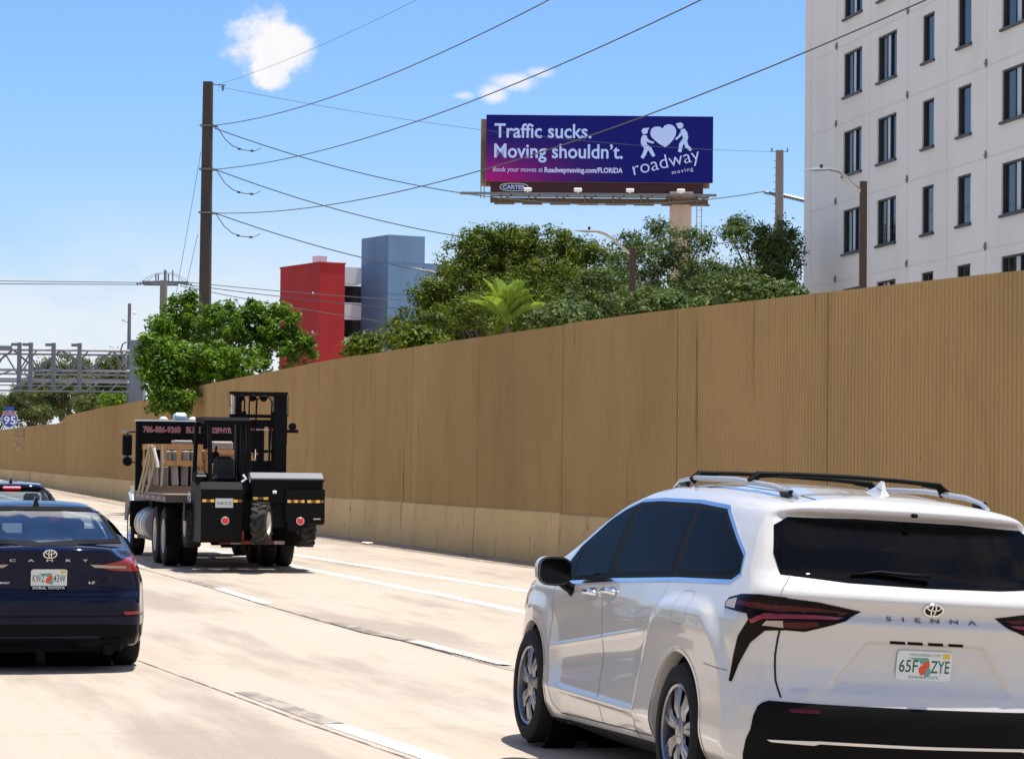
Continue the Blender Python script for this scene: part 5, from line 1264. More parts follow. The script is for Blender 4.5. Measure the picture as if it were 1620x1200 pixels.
    m = MB(); m.tube([(-1.02, -.5, .24), (-.6, -.5, .24)], .045, 12); m.tube([(0, -.8, .36), (0, .8, .36)], .05, 8); m.box((-.55, 0, .25), (.7, .9, .16), bev=.04); m.build('exhaust', M_RIMD, root, smooth='auto')
    set_pose(root, (1.82, 14.75), .257, .052, -.025)
    return root
VAN = build_van()
# ---------------------------------------------------------------- dark blue sedan and the car ahead of it
M_NAVY = newmat('navy_metallic_paint', (.003, .006, .024), .25, metal=.0, coat=1.0, spec=.0)
M_NAVY.node_tree.nodes['Principled BSDF'].inputs['Coat IOR'].default_value = 1.27
M_CABIN = newmat('dark_cabin', (.02, .022, .025), .9)
def glassmat(name, tint, mixf):
    m = bpy.data.materials.new(name); m.use_nodes = True; nt = m.node_tree; nt.nodes.clear(); N = nt.nodes.new; L = nt.links.new
    o = N('ShaderNodeOutputMaterial'); t = N('ShaderNodeBsdfTransparent'); t.inputs[0].default_value = (*tint, 1)
    g = N('ShaderNodeBsdfGlossy'); g.inputs['Roughness'].default_value = .03; f = N('ShaderNodeFresnel'); f.inputs[0].default_value = 1.5
    mx = N('ShaderNodeMixShader'); mt = N('ShaderNodeMath'); mt.operation = 'MULTIPLY'; mt.inputs[1].default_value = mixf; L(f.outputs[0], mt.inputs[0]); L(mt.outputs[0], mx.inputs[0])
    L(t.outputs[0], mx.inputs[1]); L(g.outputs[0], mx.inputs[2]); L(mx.outputs[0], o.inputs[0]); return m
M_CLEARG = glassmat('tinted_window', (.30, .42, .50), 2.2)
M_SCREENG = glassmat('windscreen_glass', (.62, .72, .68), 1.0)
def sedan_F(par):
    wb = par['wb']; W2 = par['half']; H = par['H']
    Yz = Curve1([.14, .20, .30, .45, .60, .75, .86, .94, 1.0, 1.15, 1.30, 1.42], [W2-.11, W2-.05, W2-.015, W2, W2-.005, W2-.012, W2-.03, W2-.07, W2-.09, W2-.175, W2-.275, W2-.41], .02)
    Xr0 = Curve1(par['xr'][0], par['xr'][1], .010)
    Zt0 = Curve1(par['zt'][0], par['zt'][1], .05)
    plan = Curve1([-1.3, -1.05, -.8, -.4, 0, wb, wb+.5, wb+.8, wb+1.0], [-.20, -.155, -.105, -.045, -.01, 0, -.05, -.13, -.24], .10)
    def base(x, y, z):
        ay = np.abs(y); yy = ay/.9
        w = Yz(z) + plan(x)
        r = np.hypot(x, z-.33); w = w + .018*sstep(r, .62, .42)*(1-sstep(z, .8, .92)); r = np.hypot(x-wb, z-.33); w = w + .012*sstep(r, .62, .42)
        w = w - .10*sstep(z, .93, 1.02)*sstep(x, -.55, -.95)      # boot narrower than the haunches
        side = (ay - w)*.95
        back = (Xr0(z) + .09*yy**2.2 + .11*yy**6 - x)*.95
        front = x - (wb + .93 - .30*yy**2.4 - .25*sstep(z, .5, .85))
        crown = .028*(ay/.7)**2 + par.get('crown', .03)*(ay/.72)**3*sstep(z, .95, 1.15)
        top = (z - (Zt0(x) - crown))*.85
        f = smax(side, back, .07); f = smax(f, front, .12); f = smax(f, top, .06); return smax(f, par.get('bot', .15) - z, .04)
    def F(x, y, z):
        f = base(x, y, z)
        for wx in (0, wb):
            cut = np.maximum(np.hypot(x-wx, z-.335) - .375, .60 - np.abs(y)); f = np.maximum(f, -cut)
        # hollow cabin and its openings front, rear and sides
        inn = np.maximum(base(x, y, z) + .05, np.maximum(.42 - z, np.maximum(par['cab'][0] - x, x - par['cab'][1])))
        f = np.maximum(f, -inn)
        zr = par['rw']   # rear window: (x at sill, z sill, x at roof, z roof)
        t = np.clip((z - zr[1])/(zr[3]-zr[1]), 0, 1); hw = par['rwh'][0] + (par['rwh'][1]-par['rwh'][0])*t
        op = np.maximum(np.maximum(zr[1] + .012 - z, z - zr[3] + .012), np.maximum(np.abs(y) - hw + .012, x - (zr[2] + .25)))
        f = np.maximum(f, -np.maximum(op, par['cab'][0] - .9 - x))
        zf = par['fw']; t = np.clip((z - zf[1])/(zf[3]-zf[1]), 0, 1); hw = .70 - .12*t
        op = np.maximum(np.maximum(zf[1] + .01 - z, z - zf[3] + .01), np.maximum(np.abs(y) - hw, zf[2] - .2 - x)); f = np.maximum(f, -op)
        op = np.maximum(np.maximum(.965 - z, z - (par['sideTop'])), np.maximum(par['cab'][0] + .35 - x, x - par['cab'][1] + .55)); f = np.maximum(f, -np.maximum(op, .3 - np.abs(y)))
        return f
    return base, F
def build_sedan():
    wb = 2.825
    par = dict(wb=wb, half=.92, H=1.445, bot=.215, cab=(-.55, 2.2), sideTop=1.30, crown=.035,
      xr=([.12, .22, .30, .40, .52, .60, .655, .69, .73, .80, .86, .905, .945, .985, 1.02, 1.055, 1.09, 1.13, 1.6], [-.80, -.88, -.99, -1.00, -1.045, -1.06, -1.055, -1.02, -1.01, -1.02, -1.03, -1.045, -1.075, -1.085, -1.10, -1.115, -1.06, -.9, 1.2]),
      zt=([-1.3, -1.05, -.95, -.75, -.55, -.35, -.1, .2, .5, .8, 1.1, 1.35, 1.65, 1.95, 2.2, 2.5, 2.9, 3.3, 3.7, 3.9], [1.065, 1.095, 1.088, 1.090, 1.095, 1.165, 1.27, 1.365, 1.42, 1.443, 1.445, 1.43, 1.36, 1.22, 1.09, 1.01, .96, .88, .78, .65]),
      rw=(-.50, 1.105, .42, 1.375), rwh=(.66, .53), fw=(2.1, 1.10, 1.45, 1.375))
    base, F = sedan_F(par); S = Shell(base)
    root = empty('sedan', (0, 0, 0), 0, 'dark navy blue sedan with red tail lamps in the left foreground', 'car')
    V, Q = surface_net(F, (-1.2, -1.0, .08), (3.95, 1.0, 1.5), .0175)
    np_mesh('body', V, Q, M_NAVY, root)
    # cabin: floor, seats, shelf
    m = MB(); m.box((.9, 0, .45), (2.6, 1.5, .1)); m.box((-.42, 0, 1.03), (.36, 1.22, .05)); m.build('parcel_shelf', M_CABIN, root)
    for (x, y, w) in ((.02, .42, .50), (.02, -.42, .50), (.02, 0, .3), (1.15, .38, .52), (1.15, -.38, .52)):
        m = MB(); m.box((x+.12, y, .82), (.16, w, .62), M=Matrix.Rotation(.22, 3, 'Y'), bev=.05); m.box((x+.03, y, 1.19 if x > .5 else 1.12), (.10, .27, .18), bev=.045); m.build('seat', M_CABIN, root, smooth='auto')
    m = MB(); m.box((1.95, 0, .95), (.4, 1.3, .16), bev=.06); m.build('dashboard', M_CABIN, root)
    # driver: head and shoulders above the seat
    gl = [(-.66, 1.105), (-.3, 1.098), (.3, 1.098), (.66, 1.105), (.65, 1.15), (.54, 1.372), (.25, 1.385), (-.25, 1.385), (-.54, 1.372), (-.65, 1.15)]
    S.patch('rear_window', gl, 'rear', M_CLEARG, root, .003, rim=0, grid=.05)
    S.patch('rear_window_border', shrink(gl, -.012), 'rear', M_BLKPL, root, .0045, rim=.004, inset=shrink(gl, .022), grid=.05)
    fgl = [(-.70, 1.10), (.70, 1.10), (.57, 1.365), (-.57, 1.365)]
    S.patch('windscreen', fgl, 'front', M_SCREENG, root, .003, rim=0, grid=.06)
    for sd in (1, -1):
        sg = [(-.28, .985), (1.85, .955), (1.35, 1.28), (.9, 1.315), (.35, 1.295), (-.05, 1.17)]
        S.patch('side_window', sg, 'side', M_TINT, root, .003, side=sd, rim=0, grid=.06)
        S.patch('tail_lamp', [(sd*a, b) for a, b in [(.40, .922), (.56, .918), (.66, .940), (.72, .985), (.80, .995), (.90, .985), (.90, .865), (.72, .868), (.52, .882)]], 'rear', M_LAMPRED, root, .006, rim=.01, grid=.03)
        S.patch('reversing_lens', [(sd*a, b) for a, b in [(.345, .932), (.50, .925), (.655, .917), (.655, .900), (.50, .902), (.385, .906)]], 'rear', M_LAMPCLR, root, .009, rim=.003, grid=.03)
        S.patch('indicator_lens', [(sd*a, b) for a, b in [(.72, .912), (.79, .950), (.82, .945), (.81, .905)]], 'rear', M_LAMPCLR, root, .009, rim=.002, grid=.03)
        S.patch('tail_lamp', [(-.95, .985), (-.72, .955), (-.66, .93), (-.72, .88), (-.95, .868)], 'side', M_LAMPRED, root, .006, side=sd, rim=.008, grid=.03)
        S.patch('rear_reflector', [(sd*.64, .525), (sd*.79, .527), (sd*.785, .500), (sd*.66, .497)], 'rear', M_LAMPRED, root, .004, rim=.003)
        S.ribbon('shut_line', [(sd*.56, .865), (sd*.50, .78), (sd*.40, .735), (0, .722)], 'rear', M_GAP, root, .007)
        for wx in (0, wb):
            spoke_wheel(root, (wx, sd*(.765 if wx == 0 else .79), .335), .335, .225, .215, sd, spokes=5, name='wheel')
            m = MB(); m.lathe([(.374, -.30), (.374, .24)], 40); q = m.build('wheel_well', M_BLKPL, root, smooth='auto'); q.location = (wx, sd*.33, .335)
        c = Vector((2.0, sd*.955, .985)); m = MB(); m.tube([c+Vector((-.06, 0, 0)), c+Vector((.03, 0, 0)), c+Vector((.09, 0, 0))], [.085, .09, .03], 14, sq=1.2); m.tube([c, (2.02, sd*.88, .96)], .03, 8); m.build('mirror', M_NAVY, root, smooth='auto')
        S.ribbon('shut_line', [(.38, .96), (.30, .7), (.42, .42), (.55, .26)], 'side', M_GAP, root, .006, side=sd)
    S.patch('lower_valance', [(-.84, .40), (-.5, .415), (.5, .415), (.84, .40), (.85, .30), (.80, .20), (-.80, .20), (-.85, .30)], 'rear', M_BLKPL, root, .005, rim=.01, grid=.05)
    S.ribbon('bumper_seam', [(-.86, .49), (-.3, .485), (.3, .485), (.86, .49)], 'rear', M_BLKPL, root, .010)
    m = MB(); m.tube([(-1.0, -.52, .20), (-.7, -.52, .20)], .05, 12); m.box((-.7, -.45, .26), (.5, .45, .16), bev=.05); m.box((.6, 0, .2), (2.8, 1.2, .06)); m.tube([(0, -.78, .33), (0, .78, .33)], .06, 8); m.build('exhaust', M_BLKPL, root, smooth='auto')
    def rf(y, z, off):
        X, g = S.place([(y, z)], 'rear'); n = Vector(g[0]); n.y = 0; n.normalize(); return frame(Vector(X[0]) + n*off, (0, -1, 0), n.cross(Vector((0, -1, 0))))
    p = plate(root, rf(.0, .815, .008), 'KWZ', '43W', None, None)
    M1 = rf(0, .732, .022); text_obj('lettering', 'DORAL TOYOTA', M_SHW, p, M1 @ Matrix.Translation((-.135, -.013, 0)), .27, .022, .01)
    m = MB(); m.prism([(-.155, -.016), (.155, -.016), (.155, .012), (-.155, .012)], -.012, -.004, 'Z', M=M1); m.build('plate_frame', M_BLKPL, p)
    emblem(root, rf(0, 1.022, .006), .118, .080, M_CHROME)
    def conf(u0, z0, o=.003):
        def c(V):
            X, g = S.place(np.stack([u0 - V[:, 0], z0 + V[:, 1]], 1), 'rear'); return X + g*o
        return c
    text_obj('lettering', 'C   A   M   R   Y', M_SATIN, root, Matrix.Identity(4), .66, .022, .0, conform=conf(.335, .955, .004), spacing=1.2)
    text_obj('lettering', 'LE', M_SATIN, root, Matrix.Identity(4), .06, .020, .02, conform=conf(-.335, .765), shear=.2)
    text_obj('lettering', 'HYBRID', M_SATIN, root, Matrix.Identity(4), .13, .016, .01, conform=conf(.46, .765), shear=.2)
    # fin, high stop lamp
    m = MB(); pr = [(.40, 1.400), (.66, 1.432), (.52, 1.455), (.45, 1.482), (.415, 1.478)]
    Vf = [(x, y*(1 if z < 1.44 else .3), z) for y in (-.03, .03) for x, z in pr]; n = 5
    m.add(Vf, [tuple(range(n)), tuple(range(2*n-1, n-1, -1))] + [(i, n+i, n+(i+1) % n, (i+1) % n) for i in range(n)]); m.build('antenna_fin', M_GLOSSBLK, root)
    m = MB(); m.box((-.40, 0, 1.075), (.05, .2, .03)); m.build('stop_lamp', M_LAMPRED2, root)
    M_TAGR = newmat('pink_tag', (.6, .05, .10), .5, emit=((.8, .03, .08), .35))
    m = MB(); m.tube([(1.5, -.12, 1.27), (1.5, -.12, 1.255)], .03, 10); m.box((1.52, -.12, 1.32), (.03, .2, .06), bev=.01); m.build('rear_view_mirror', M_CABIN, root)
    return root
SEDAN = build_sedan()
def at_ground(px, py):
    d = ray_dir(px, py); t = -CAMH/d[2]; return (d[0]*t, d[1]*t)
set_pose(SEDAN, (-4.185, 23.9), .258, 0.0, 0.0)
def build_hatch():
    wb = 2.65
    par = dict(wb=wb, half=.95, H=1.47, cab=(-.62, 2.1), sideTop=1.34, crown=.02,
      xr=([.12, .20, .35, .5, .62, .75, .9, 1.0, 1.08, 1.2, 1.36, 1.40, 1.44, 1.48, 1.7], [-.75, -.82, -.88, -.9, -.9, -.88, -.87, -.86, -.83, -.75, -.63, -.70, -.68, -.5, .3]),
      zt=([-1.3, -.7, -.4, 0, .5, 1.0, 1.3, 1.65, 1.95, 2.2, 2.5, 2.9, 3.3, 3.6, 3.8], [1.40, 1.445, 1.46, 1.475, 1.485, 1.475, 1.45, 1.36, 1.22, 1.10, 1.03, .97, .88, .76, .6]),
      rw=(-.80, 1.03, -.6, 1.36), rwh=(.66, .54), fw=(2.05, 1.10, 1.4, 1.39))
    base, F = sedan_F(par); S = Shell(base)
    root = empty('hatchback', (0, 0, 0), 0, 'dark blue car with a lit high brake lamp just ahead of the sedan', 'car')
    V, Q = surface_net(F, (-1.0, -1.0, .08), (3.75, 1.0, 1.55), .025); np_mesh('body', V, Q, M_NAVY, root)
    gl = [(-.66, 1.03), (.66, 1.03), (.58, 1.335), (.3, 1.352), (-.3, 1.352), (-.58, 1.335)]
    S.patch('rear_window', gl, 'rear', M_CLEARG, root, .003, rim=0, grid=.06)
    S.patch('rear_window_border', shrink(gl, -.015), 'rear', M_BLKPL, root, .0045, rim=.004, inset=shrink(gl, .03), grid=.05)
    S.patch('windscreen', [(-.70, 1.10), (.70, 1.10), (.57, 1.38), (-.57, 1.38)], 'front', M_SCREENG, root, .003, rim=0, grid=.06)
    m = MB(); m.box((.9, 0, .45), (2.6, 1.4, .1)); m.build('cabin_floor', M_CABIN, root)
    for y in (.38, -.38):
        m = MB(); m.box((.3, y, .85), (.16, .55, .6), bev=.05); m.box((.25, y, 1.2), (.1, .26, .18), bev=.04); m.build('seat', M_CABIN, root)
    M_STOP = newmat('lit_stop_lamp', (.5, .01, .02), .3, emit=((1.0, .02, .05), 1.6))
    X, g = S.place([(0, 1.385)], 'rear'); m = MB(); m.box(Vector(X[0]) + Vector((-.015, 0, 0)), (.04, .28, .032), bev=.008); m.build('stop_lamp', M_STOP, root)
    for sd in (1, -1):
        S.patch('tail_lamp', [(sd*a, b) for a, b in [(.58, .95), (.84, .97), (.84, .82), (.60, .84)]], 'rear', M_LAMPRED, root, .006, rim=.008)
        S.patch('side_window', [(-.35, 1.02), (1.8, .98), (1.35, 1.30), (.9, 1.34), (.2, 1.34), (-.4, 1.30)], 'side', M_TINT, root, .003, side=sd, rim=0, grid=.06)
        for wx in (0, wb):
            spoke_wheel(root, (wx, sd*.78, .33), .33, .215, .21, sd, spokes=5)
    m = MB(); pr = [(-.42, 1.455), (-.18, 1.468), (-.30, 1.50), (-.37, 1.535), (-.41, 1.53)]
    Vf = [(x, y*(1 if z < 1.47 else .3), z) for y in (-.03, .03) for x, z in pr]; n = 5
    m.add(Vf, [tuple(range(n)), tuple(range(2*n-1, n-1, -1))] + [(i, n+i, n+(i+1) % n, (i+1) % n) for i in range(n)]); m.build('antenna_fin', M_GLOSSBLK, root)
    m = MB(); m.box((-.905, 0, .75), (.02, .305, .152)); m.build('licence_plate', M_PLATEW, root)
    return root
HATCH = build_hatch(); set_pose(HATCH, (-8.12, 43.5), .25)
# ---------------------------------------------------------------- flatbed truck, its load and the forklift carried on its tail
M_TBLACK = newmat('truck_black_paint', (.0045, .004, .0045), .55, spec=.13)
M_TFRAME = newmat('black_chassis', (.004, .0035, .0035), .7, spec=.1)
M_GALVD = newmat('deck_edge_steel', (.10, .08, .07), .7, metal=.1); M_TAPE_D1 = newmat('worn_red_tape', (.16, .07, .06), .6); M_TAPE_D2 = newmat('worn_white_tape', (.24, .19, .17), .6)
M_TAPE_R = newmat('red_reflective', (.30, .03, .03), .4); M_TAPE_W = newmat('white_reflective', (.55, .52, .48), .4); M_TAPE_Y = newmat('glowing_amber_tape', (.80, .46, .07), .4, emit=((1, .55, .1), .12)); M_TAPE_Y2 = newmat('dull_amber', (.22, .10, .02), .5)  # amber tape glows faintly by itself, painting in its reflective shine
M_WOOD = newmat('pale_pine', (.50, .28, .10), .8, noise=[(3, 5, (.40, .22, .08), .4, .7, (1, 1, 1))])
M_WOODG = newmat('weathered_pallet', (.23, .17, .12), .85); M_SACK = newmat('grey_sack', (.17, .15, .145), .7); M_SACK2 = newmat('pale_sack', (.28, .25, .225), .7); M_CARTON = newmat('brown_carton', (.33, .21, .12), .85)
M_STRAP = newmat('webbing_strap', (.42, .37, .26), .8); M_STRAPW = newmat('white_strap', (.8, .8, .76), .6)
M_TANK = newmat('brushed_tank', (.33, .33, .34), .42, metal=.35); M_FENDER = newmat('grey_fender', (.40, .41, .42), .35, coat=.5)
M_LENSR = newmat('red_round_lens', (.50, .012, .012), .25, coat=.3, emit=((1, .04, .04), .12))
M_YRIM = newmat('cream_wheel', (.62, .58, .46), .5); M_SILVERTOP = newmat('brushed_tread_plate', (.17, .17, .178), .5, metal=.3); M_SEATB = newmat('black_vinyl_seat', (.010, .010, .011), .6)
M_DECKW = newmat('deck_planks', (.20, .14, .09), .85)
def truck_wheel(parent, loc, r, w, rim_r, side, rimmat, lug=False, nl=22):
    e = bpy.data.objects.new('wheel', None); COL.objects.link(e); e.parent = parent; e.location = loc; e.rotation_euler = (0, 0, 0 if side > 0 else math.pi); h = w/2
    m = MB(); m.lathe([(rim_r, -h*.9), (rim_r+.02, -h), (r-.06, -h), (r-.015, -h*.86), (r, -h*.6), (r, h*.6), (r-.015, h*.86), (r-.06, h), (rim_r+.02, h), (rim_r, h*.9)], 44)
    if lug:
        for k in range(nl):
            for sg in (1, -1):
                a = 2*math.pi*(k + (.5 if sg < 0 else 0))/nl; V = []
                for y, da in ((0.0*h, .0), (sg*h*.98, .16)):
                    for rad in (r-.03, r+.022):
                        for wd in (-.055, .055): V.append((rad*math.cos(a+da+wd), y, rad*math.sin(a+da+wd)))
                m.add(V, [(0, 1, 3, 2), (4, 6, 7, 5), (0, 4, 5, 1), (2, 3, 7, 6), (0, 2, 6, 4), (1, 5, 7, 3)])
    m.build('tyre', M_TYREG if lug else M_TYRE, e, smooth='auto')
    m = MB(); m.lathe([(rim_r+.01, h*.95), (rim_r-.02, h*.85), (rim_r-.05, h*.35), (rim_r*.55, h*.15), (rim_r*.5, h*.55), (.10, h*.6), (.001, h*.6)], 36); m.lathe([(rim_r+.01, -h*.95), (rim_r-.03, -h*.5), (.001, -h*.4)], 36)
    m.build('rim', rimmat, e, smooth='auto'); return e
M_TYREG = newmat('dusty_lugged_tyre', (.05, .046, .042), .85, spec=.2, noise=[(9, 5, (.02, .018, .017), .4, .65, (1, 1, 1))])
T0, TYAW = (-5.17, 48.24), .24
def build_truck():
    root = empty('flatbed_truck', (0, 0, 0), 0, 'black flatbed truck with a tall headboard in the middle lane beside the sound wall', 'truck')
    m = MB(); 
    for sd in (1, -1): m.box((1.6, sd*.42, .88), (8.0, .09, .26)); 
    for x in (-1.7, -.7, .7, 2, 3.2): m.box((x, 0, .88), (.1, .8, .2))
    for x in (-.68, .68): m.tube([(x, -1.0, .52), (x, 1.0, .52)], .09, 10); m.lathe([(.001, -.2), (.2, -.1), (.2, .1), (.001, .2)], 16, Matrix.Translation((x, 0, .52)))
    m.tube([(.6, .1, .62), (3.6, .05, .75)], .06, 8); m.tube([(5.0, -1, .5), (5.0, 1, .5)], .07, 8); m.build('chassis', M_TFRAME, root, smooth='auto')
    m = MB(); m.box((.62, 0, 1.20), (5.25, 2.36, .10)); m.build('deck', M_DECKW, root)
    m = MB()
    for sd in (1, -1): m.box((.62, sd*1.215, 1.20), (5.3, .07, .14), bev=.01)
    m.box((-2.03, 0, 1.20), (.06, 2.44, .14), bev=.01); dk = m.build('deck_rail', M_GALVD, root)
    for sd in (1, -1):
        for k in range(11):
            m = MB(); m.box((-1.85 + k*.45, sd*1.253, 1.19), (.43, .005, .06)); m.build('reflective_tape', M_TAPE_D1 if k % 2 else M_TAPE_D2, dk)
    m = MB(); m.box((3.36, 0, 1.9), (.08, 2.46, 1.40), bev=.02)
    for y in (-1.2, -.4, .4, 1.2): m.box((3.31, y, 1.9), (.05, .06, 1.36))
    m.box((3.30, 0, 2.28), (.03, 2.4, .05)); hb = m.build('headboard', M_TBLACK, root)
    m = MB(); m.box((3.36, 0, 2.61), (.12, 2.48, .028)); m.build('headboard_cap', M_SHW, hb)
    M = lambda y, z: frame((3.275, y, z), (0, -1, 0), (0, 0, 1))
    for o, mat, b in ((0, M_TAPE_W, .035), (-.003, M_TAPE_RT, .004)):
        Mx = lambda y, z: frame((3.275 + o, y, z), (0, -1, 0), (0, 0, 1))
        text_obj('lettering', '786-886-9260', mat, hb, Mx(1.10, 2.385), .72, .115, b); text_obj('lettering', 'BLUE', mat, hb, Mx(.28, 2.385), .28, .115, b); text_obj('lettering', 'ZEPHYR', mat, hb, Mx(-.20, 2.39), .40, .10, b)
    # cab, mostly hidden by the headboard
    m = MB(); m.prism([(3.55, .95), (3.55, 2.45), (3.75, 2.58), (4.75, 2.56), (5.15, 1.85), (6.35, 1.68), (6.55, 1.5), (6.55, .75), (5.6, .7), (3.6, .8)], -.88, .88, 'Y'); m.build('cab', M_TBLACK, root)
    m = MB(); m.add([(4.80, -.8, 2.5), (4.80, .8, 2.5), (5.16, .84, 1.9), (5.16, -.84, 1.9)], [(0, 1, 2, 3)]); m.build('windscreen', M_TINT, root, fix=False)
    for y in (.62, .05, -.12, -.5):
        m = MB(); m.tube([(4.1, y, 2.57), (4.1, y, 2.66), (4.1, y, 2.70)], [.09, .085, .03], 10); m.build('roof_marker_lamp', M_SHW, root, smooth='auto')
    M_BEAC = newmat('pale_blue_beacon', (.35, .62, .75), .2, coat=.6)
    m = MB(); m.box((4.0, .31, 2.69), (.22, .26, .17), bev=.05); m.build('roof_beacon', M_BEAC, root, smooth='auto')
    # front wheel, fender, tank, mirrors
    for sd in (1, -1):
        truck_wheel(root, (4.95, sd*1.03, .50), .50, .28, .29, sd, M_CHROME)
        m = MB(); n = 16; V = []
        for k in range(n+1):
            a = math.radians(8 + 165*k/n); 
            for rr, yy in ((.62, 1.20), (.66, 1.16), (.66, .84), (.61, .84)): V.append((4.95 + rr*1.05*math.cos(a), sd*yy, .58 + rr*math.sin(a)))
        m.add(V, [(4*k+i, 4*k+(i+1) % 4, 4*k+4+(i+1) % 4, 4*k+4+i) for k in range(n) for i in range(4)] + [(0, 1, 2, 3), (4*n+3, 4*n+2, 4*n+1, 4*n)]); m.build('fender', M_FENDER, root, smooth='auto')
        m = MB(); m.box((4.22, sd*1.05, .82), (.02, .36, .5)); m.build('mud_flap', M_TFRAME, root)
        M_ = Matrix.Translation((2.55, sd*.93, .66)) @ Matrix.Rotation(math.pi/2, 4, 'Z')
        m = MB(); m.lathe([(.001, -.75), (.26, -.75), (.30, -.72), (.30, .72), (.26, .75), (.001, .75)], 28, M_); tk = m.build('fuel_tank', M_TANK, root, smooth='auto')
        for dx in (-.6, 0, .5):
            m = MB(); m.lathe([(.305, dx-.03), (.318, dx-.03), (.318, dx+.03), (.305, dx+.03)], 28, M_, close=True); m.build('tank_strap', M_CHROME, tk, smooth='auto')
        m = MB(); m.box((3.62, sd*.98, .62), (.55, .34, .30), bev=.03); m.box((3.62, sd*1.02, .40), (.5, .3, .06)); m.build('battery_step', M_CHROME if sd > 0 else M_TFRAME, root)
        m = MB(); m.box((5.2, sd*1.205, 2.15), (.09, .19, .42), bev=.03); m.tube([(5.1, sd*.9, 2.42), (5.18, sd*1.2, 2.40), (5.18, sd*1.2, 1.85), (5.1, sd*.9, 1.75)], .016, 6); m.tube([(5.13, sd*1.2, 1.83), (5.20, sd*1.2, 1.83), (5.26, sd*1.2, 1.83)], [.085, .10, .04], 16)
        m.build('mirror', M_TBLACK, root, smooth='auto'); 
        m = MB(); m.box((5.19, sd*1.24, 2.42), (.06, .12, .03)); m.build('mirror_cap', M_SATIN, root)
        m = MB(); m.tube([(4.4, sd*1.12, 1.2), (4.4, sd*1.12, 1.36)], .085, 12); m.build('air_cleaner', M_SATIN, root, smooth='auto')
        for x in (-.68, .68):
            for yo in (1.0, .70): truck_wheel(root, (x, sd*yo, .52), .52, .27, .29, sd, M_CHROMED)
        m = MB(); m.box((-1.35, sd*.86, .62), (.02, .6, .5)); m.build('mud_flap', M_TFRAME, root)
    m = MB(); m.box((-2.0, -.27, .45), (.08, 1.1, .10)); m.tube([(-2.0, .15, .5), (-2.0, .15, .95)], .04, 6); m.tube([(-2.0, -.7, .5), (-2.0, -.7, .95)], .04, 6); bp = m.build('underride_bar', M_TFRAME, root)
    for k in range(6): 
        m = MB(); m.box((-2.045, .23 - .19*k, .45), (.006, .18, .06)); m.build('reflective_tape', M_TAPE_R if k % 2 == 0 else M_TAPE_W, bp)
    m = MB(); m.tube([(-2.1, -.05, .95), (-2.1, -.05, .5)], .05, 8); m.build('hitch_post', M_TAPE_RT, root)
    set_pose(root, T0, TYAW); return root
M_CHROMED = newmat('dusty_steel_wheel', (.42, .40, .37), .45, metal=.4)
M_TAPE_RT = newmat('red_sign_paint', (.40, .03, .05), .5)
build_truck()
def load_piece(name, label, cat, fn, group=None):
    root = empty(name, (0, 0, 0), 0, label, cat, group); fn(root); set_pose(root, T0, TYAW); return root
def crate_a(root):
    x0, x1, y0, y1 = 1.15, 2.40, .25, 1.17
    m = MB()
    for x in (x0+.08, (x0+x1)/2, x1-.08): m.box((x, (y0+y1)/2, 1.31), (.10, y1-y0, .09))
    for k in range(6): m.box((x0 + .1 + k*(x1-x0-.2)/5, (y0+y1)/2, 1.37), (.16, y1-y0, .025))
    m.build('pallet', M_WOODG, root)
    rg = random.Random(3); 
    for k in range(5):
        y = y0 + .08 + k*(y1-y0-.12)/4.4; h = rg.uniform(.36, .42); m = MB(); m.box((x0 + .40, y+.03, 1.385+h/2), (.7, .125, h), bev=.02, M=Matrix.Rotation(rg.uniform(-.08, .08), 3, 'X')); m.build('sack', M_SACK if k % 2 else M_SACK2, root, smooth='auto')
    for k in range(4):
        y = y0 + .10 + k*.17; m = MB(); m.box((x0+.36, y, 1.93), (.6, .13, .20), bev=.02); m.build('slab', M_SACK2, root)
    m = MB()
    for z in (2.10, 1.80): 
        for x in (x0, x1): m.box((x, (y0+y1)/2, z), (.025, y1-y0+.06, .10))
        for y in (y0, y1): m.box(((x0+x1)/2, y, z), (x1-x0, .025, .10))
    for y in (y0+.04, (y0+y1)/2-.05, y1-.04, y1-.24): m.box((x0-.015, y, 1.95), (.025, .085, .36))
    for y in (y0, y1):
        for x in (x0+.05, x1-.05): m.box((x, y, 1.75), (.085, .03, .74))
    m.build('crate_frame', M_WOOD, root)
    m = MB(); m.box((x0+.5, .55, 2.19), (.5, .34, .07), bev=.02); m.build('paper_bundle', M_SACK2, root)
load_piece('slatted_crate', 'pale wooden slatted crate of grey slabs at the left of the truck deck', 'crate', crate_a)
def crate_b(root):
    m = MB(); m.box((2.3, -.38, 1.55), (1.1, .95, .55), bev=.03); m.box((2.3, -.36, 1.95), (1.0, .9, .22), bev=.03); m.build('carton', M_CARTON, root)
    m = MB(); m.box((2.3, -.38, 1.29), (1.1, 1.0, .08)); m.build('pallet', M_WOODG, root)
    m = MB(); m.box((1.72, -.38, 2.02), (.03, 1.0, .09)); m.box((1.72, -.8, 1.65), (.03, .09, .7)); m.box((1.72, .05, 1.65), (.03, .09, .7)); m.build('crate_frame', M_WOOD, root)
    m = MB(); m.box((2.2, -.25, 2.14), (.5, .40, .16), bev=.03); m.build('white_bundle', M_SACK2, root)
load_piece('stacked_carton_pallet', 'pallet of brown cartons on the truck deck seen through the forklift cage', 'pallet', crate_b)
def strap(label, pts, mat, w=.05):
    m = MB(); m.tube(pts, w/2, 6); o = m.build('tie_down_strap', mat); tag(o, label, 'strap', 'tie-down straps over the truck load'); set_pose(o, T0, TYAW)
strap('outermost tan strap slanting down from the crate to the front deck edge', [(1.2, 1.19, 2.12), (1.75, 1.22, 1.7), (2.35, 1.26, 1.25)], M_STRAP)
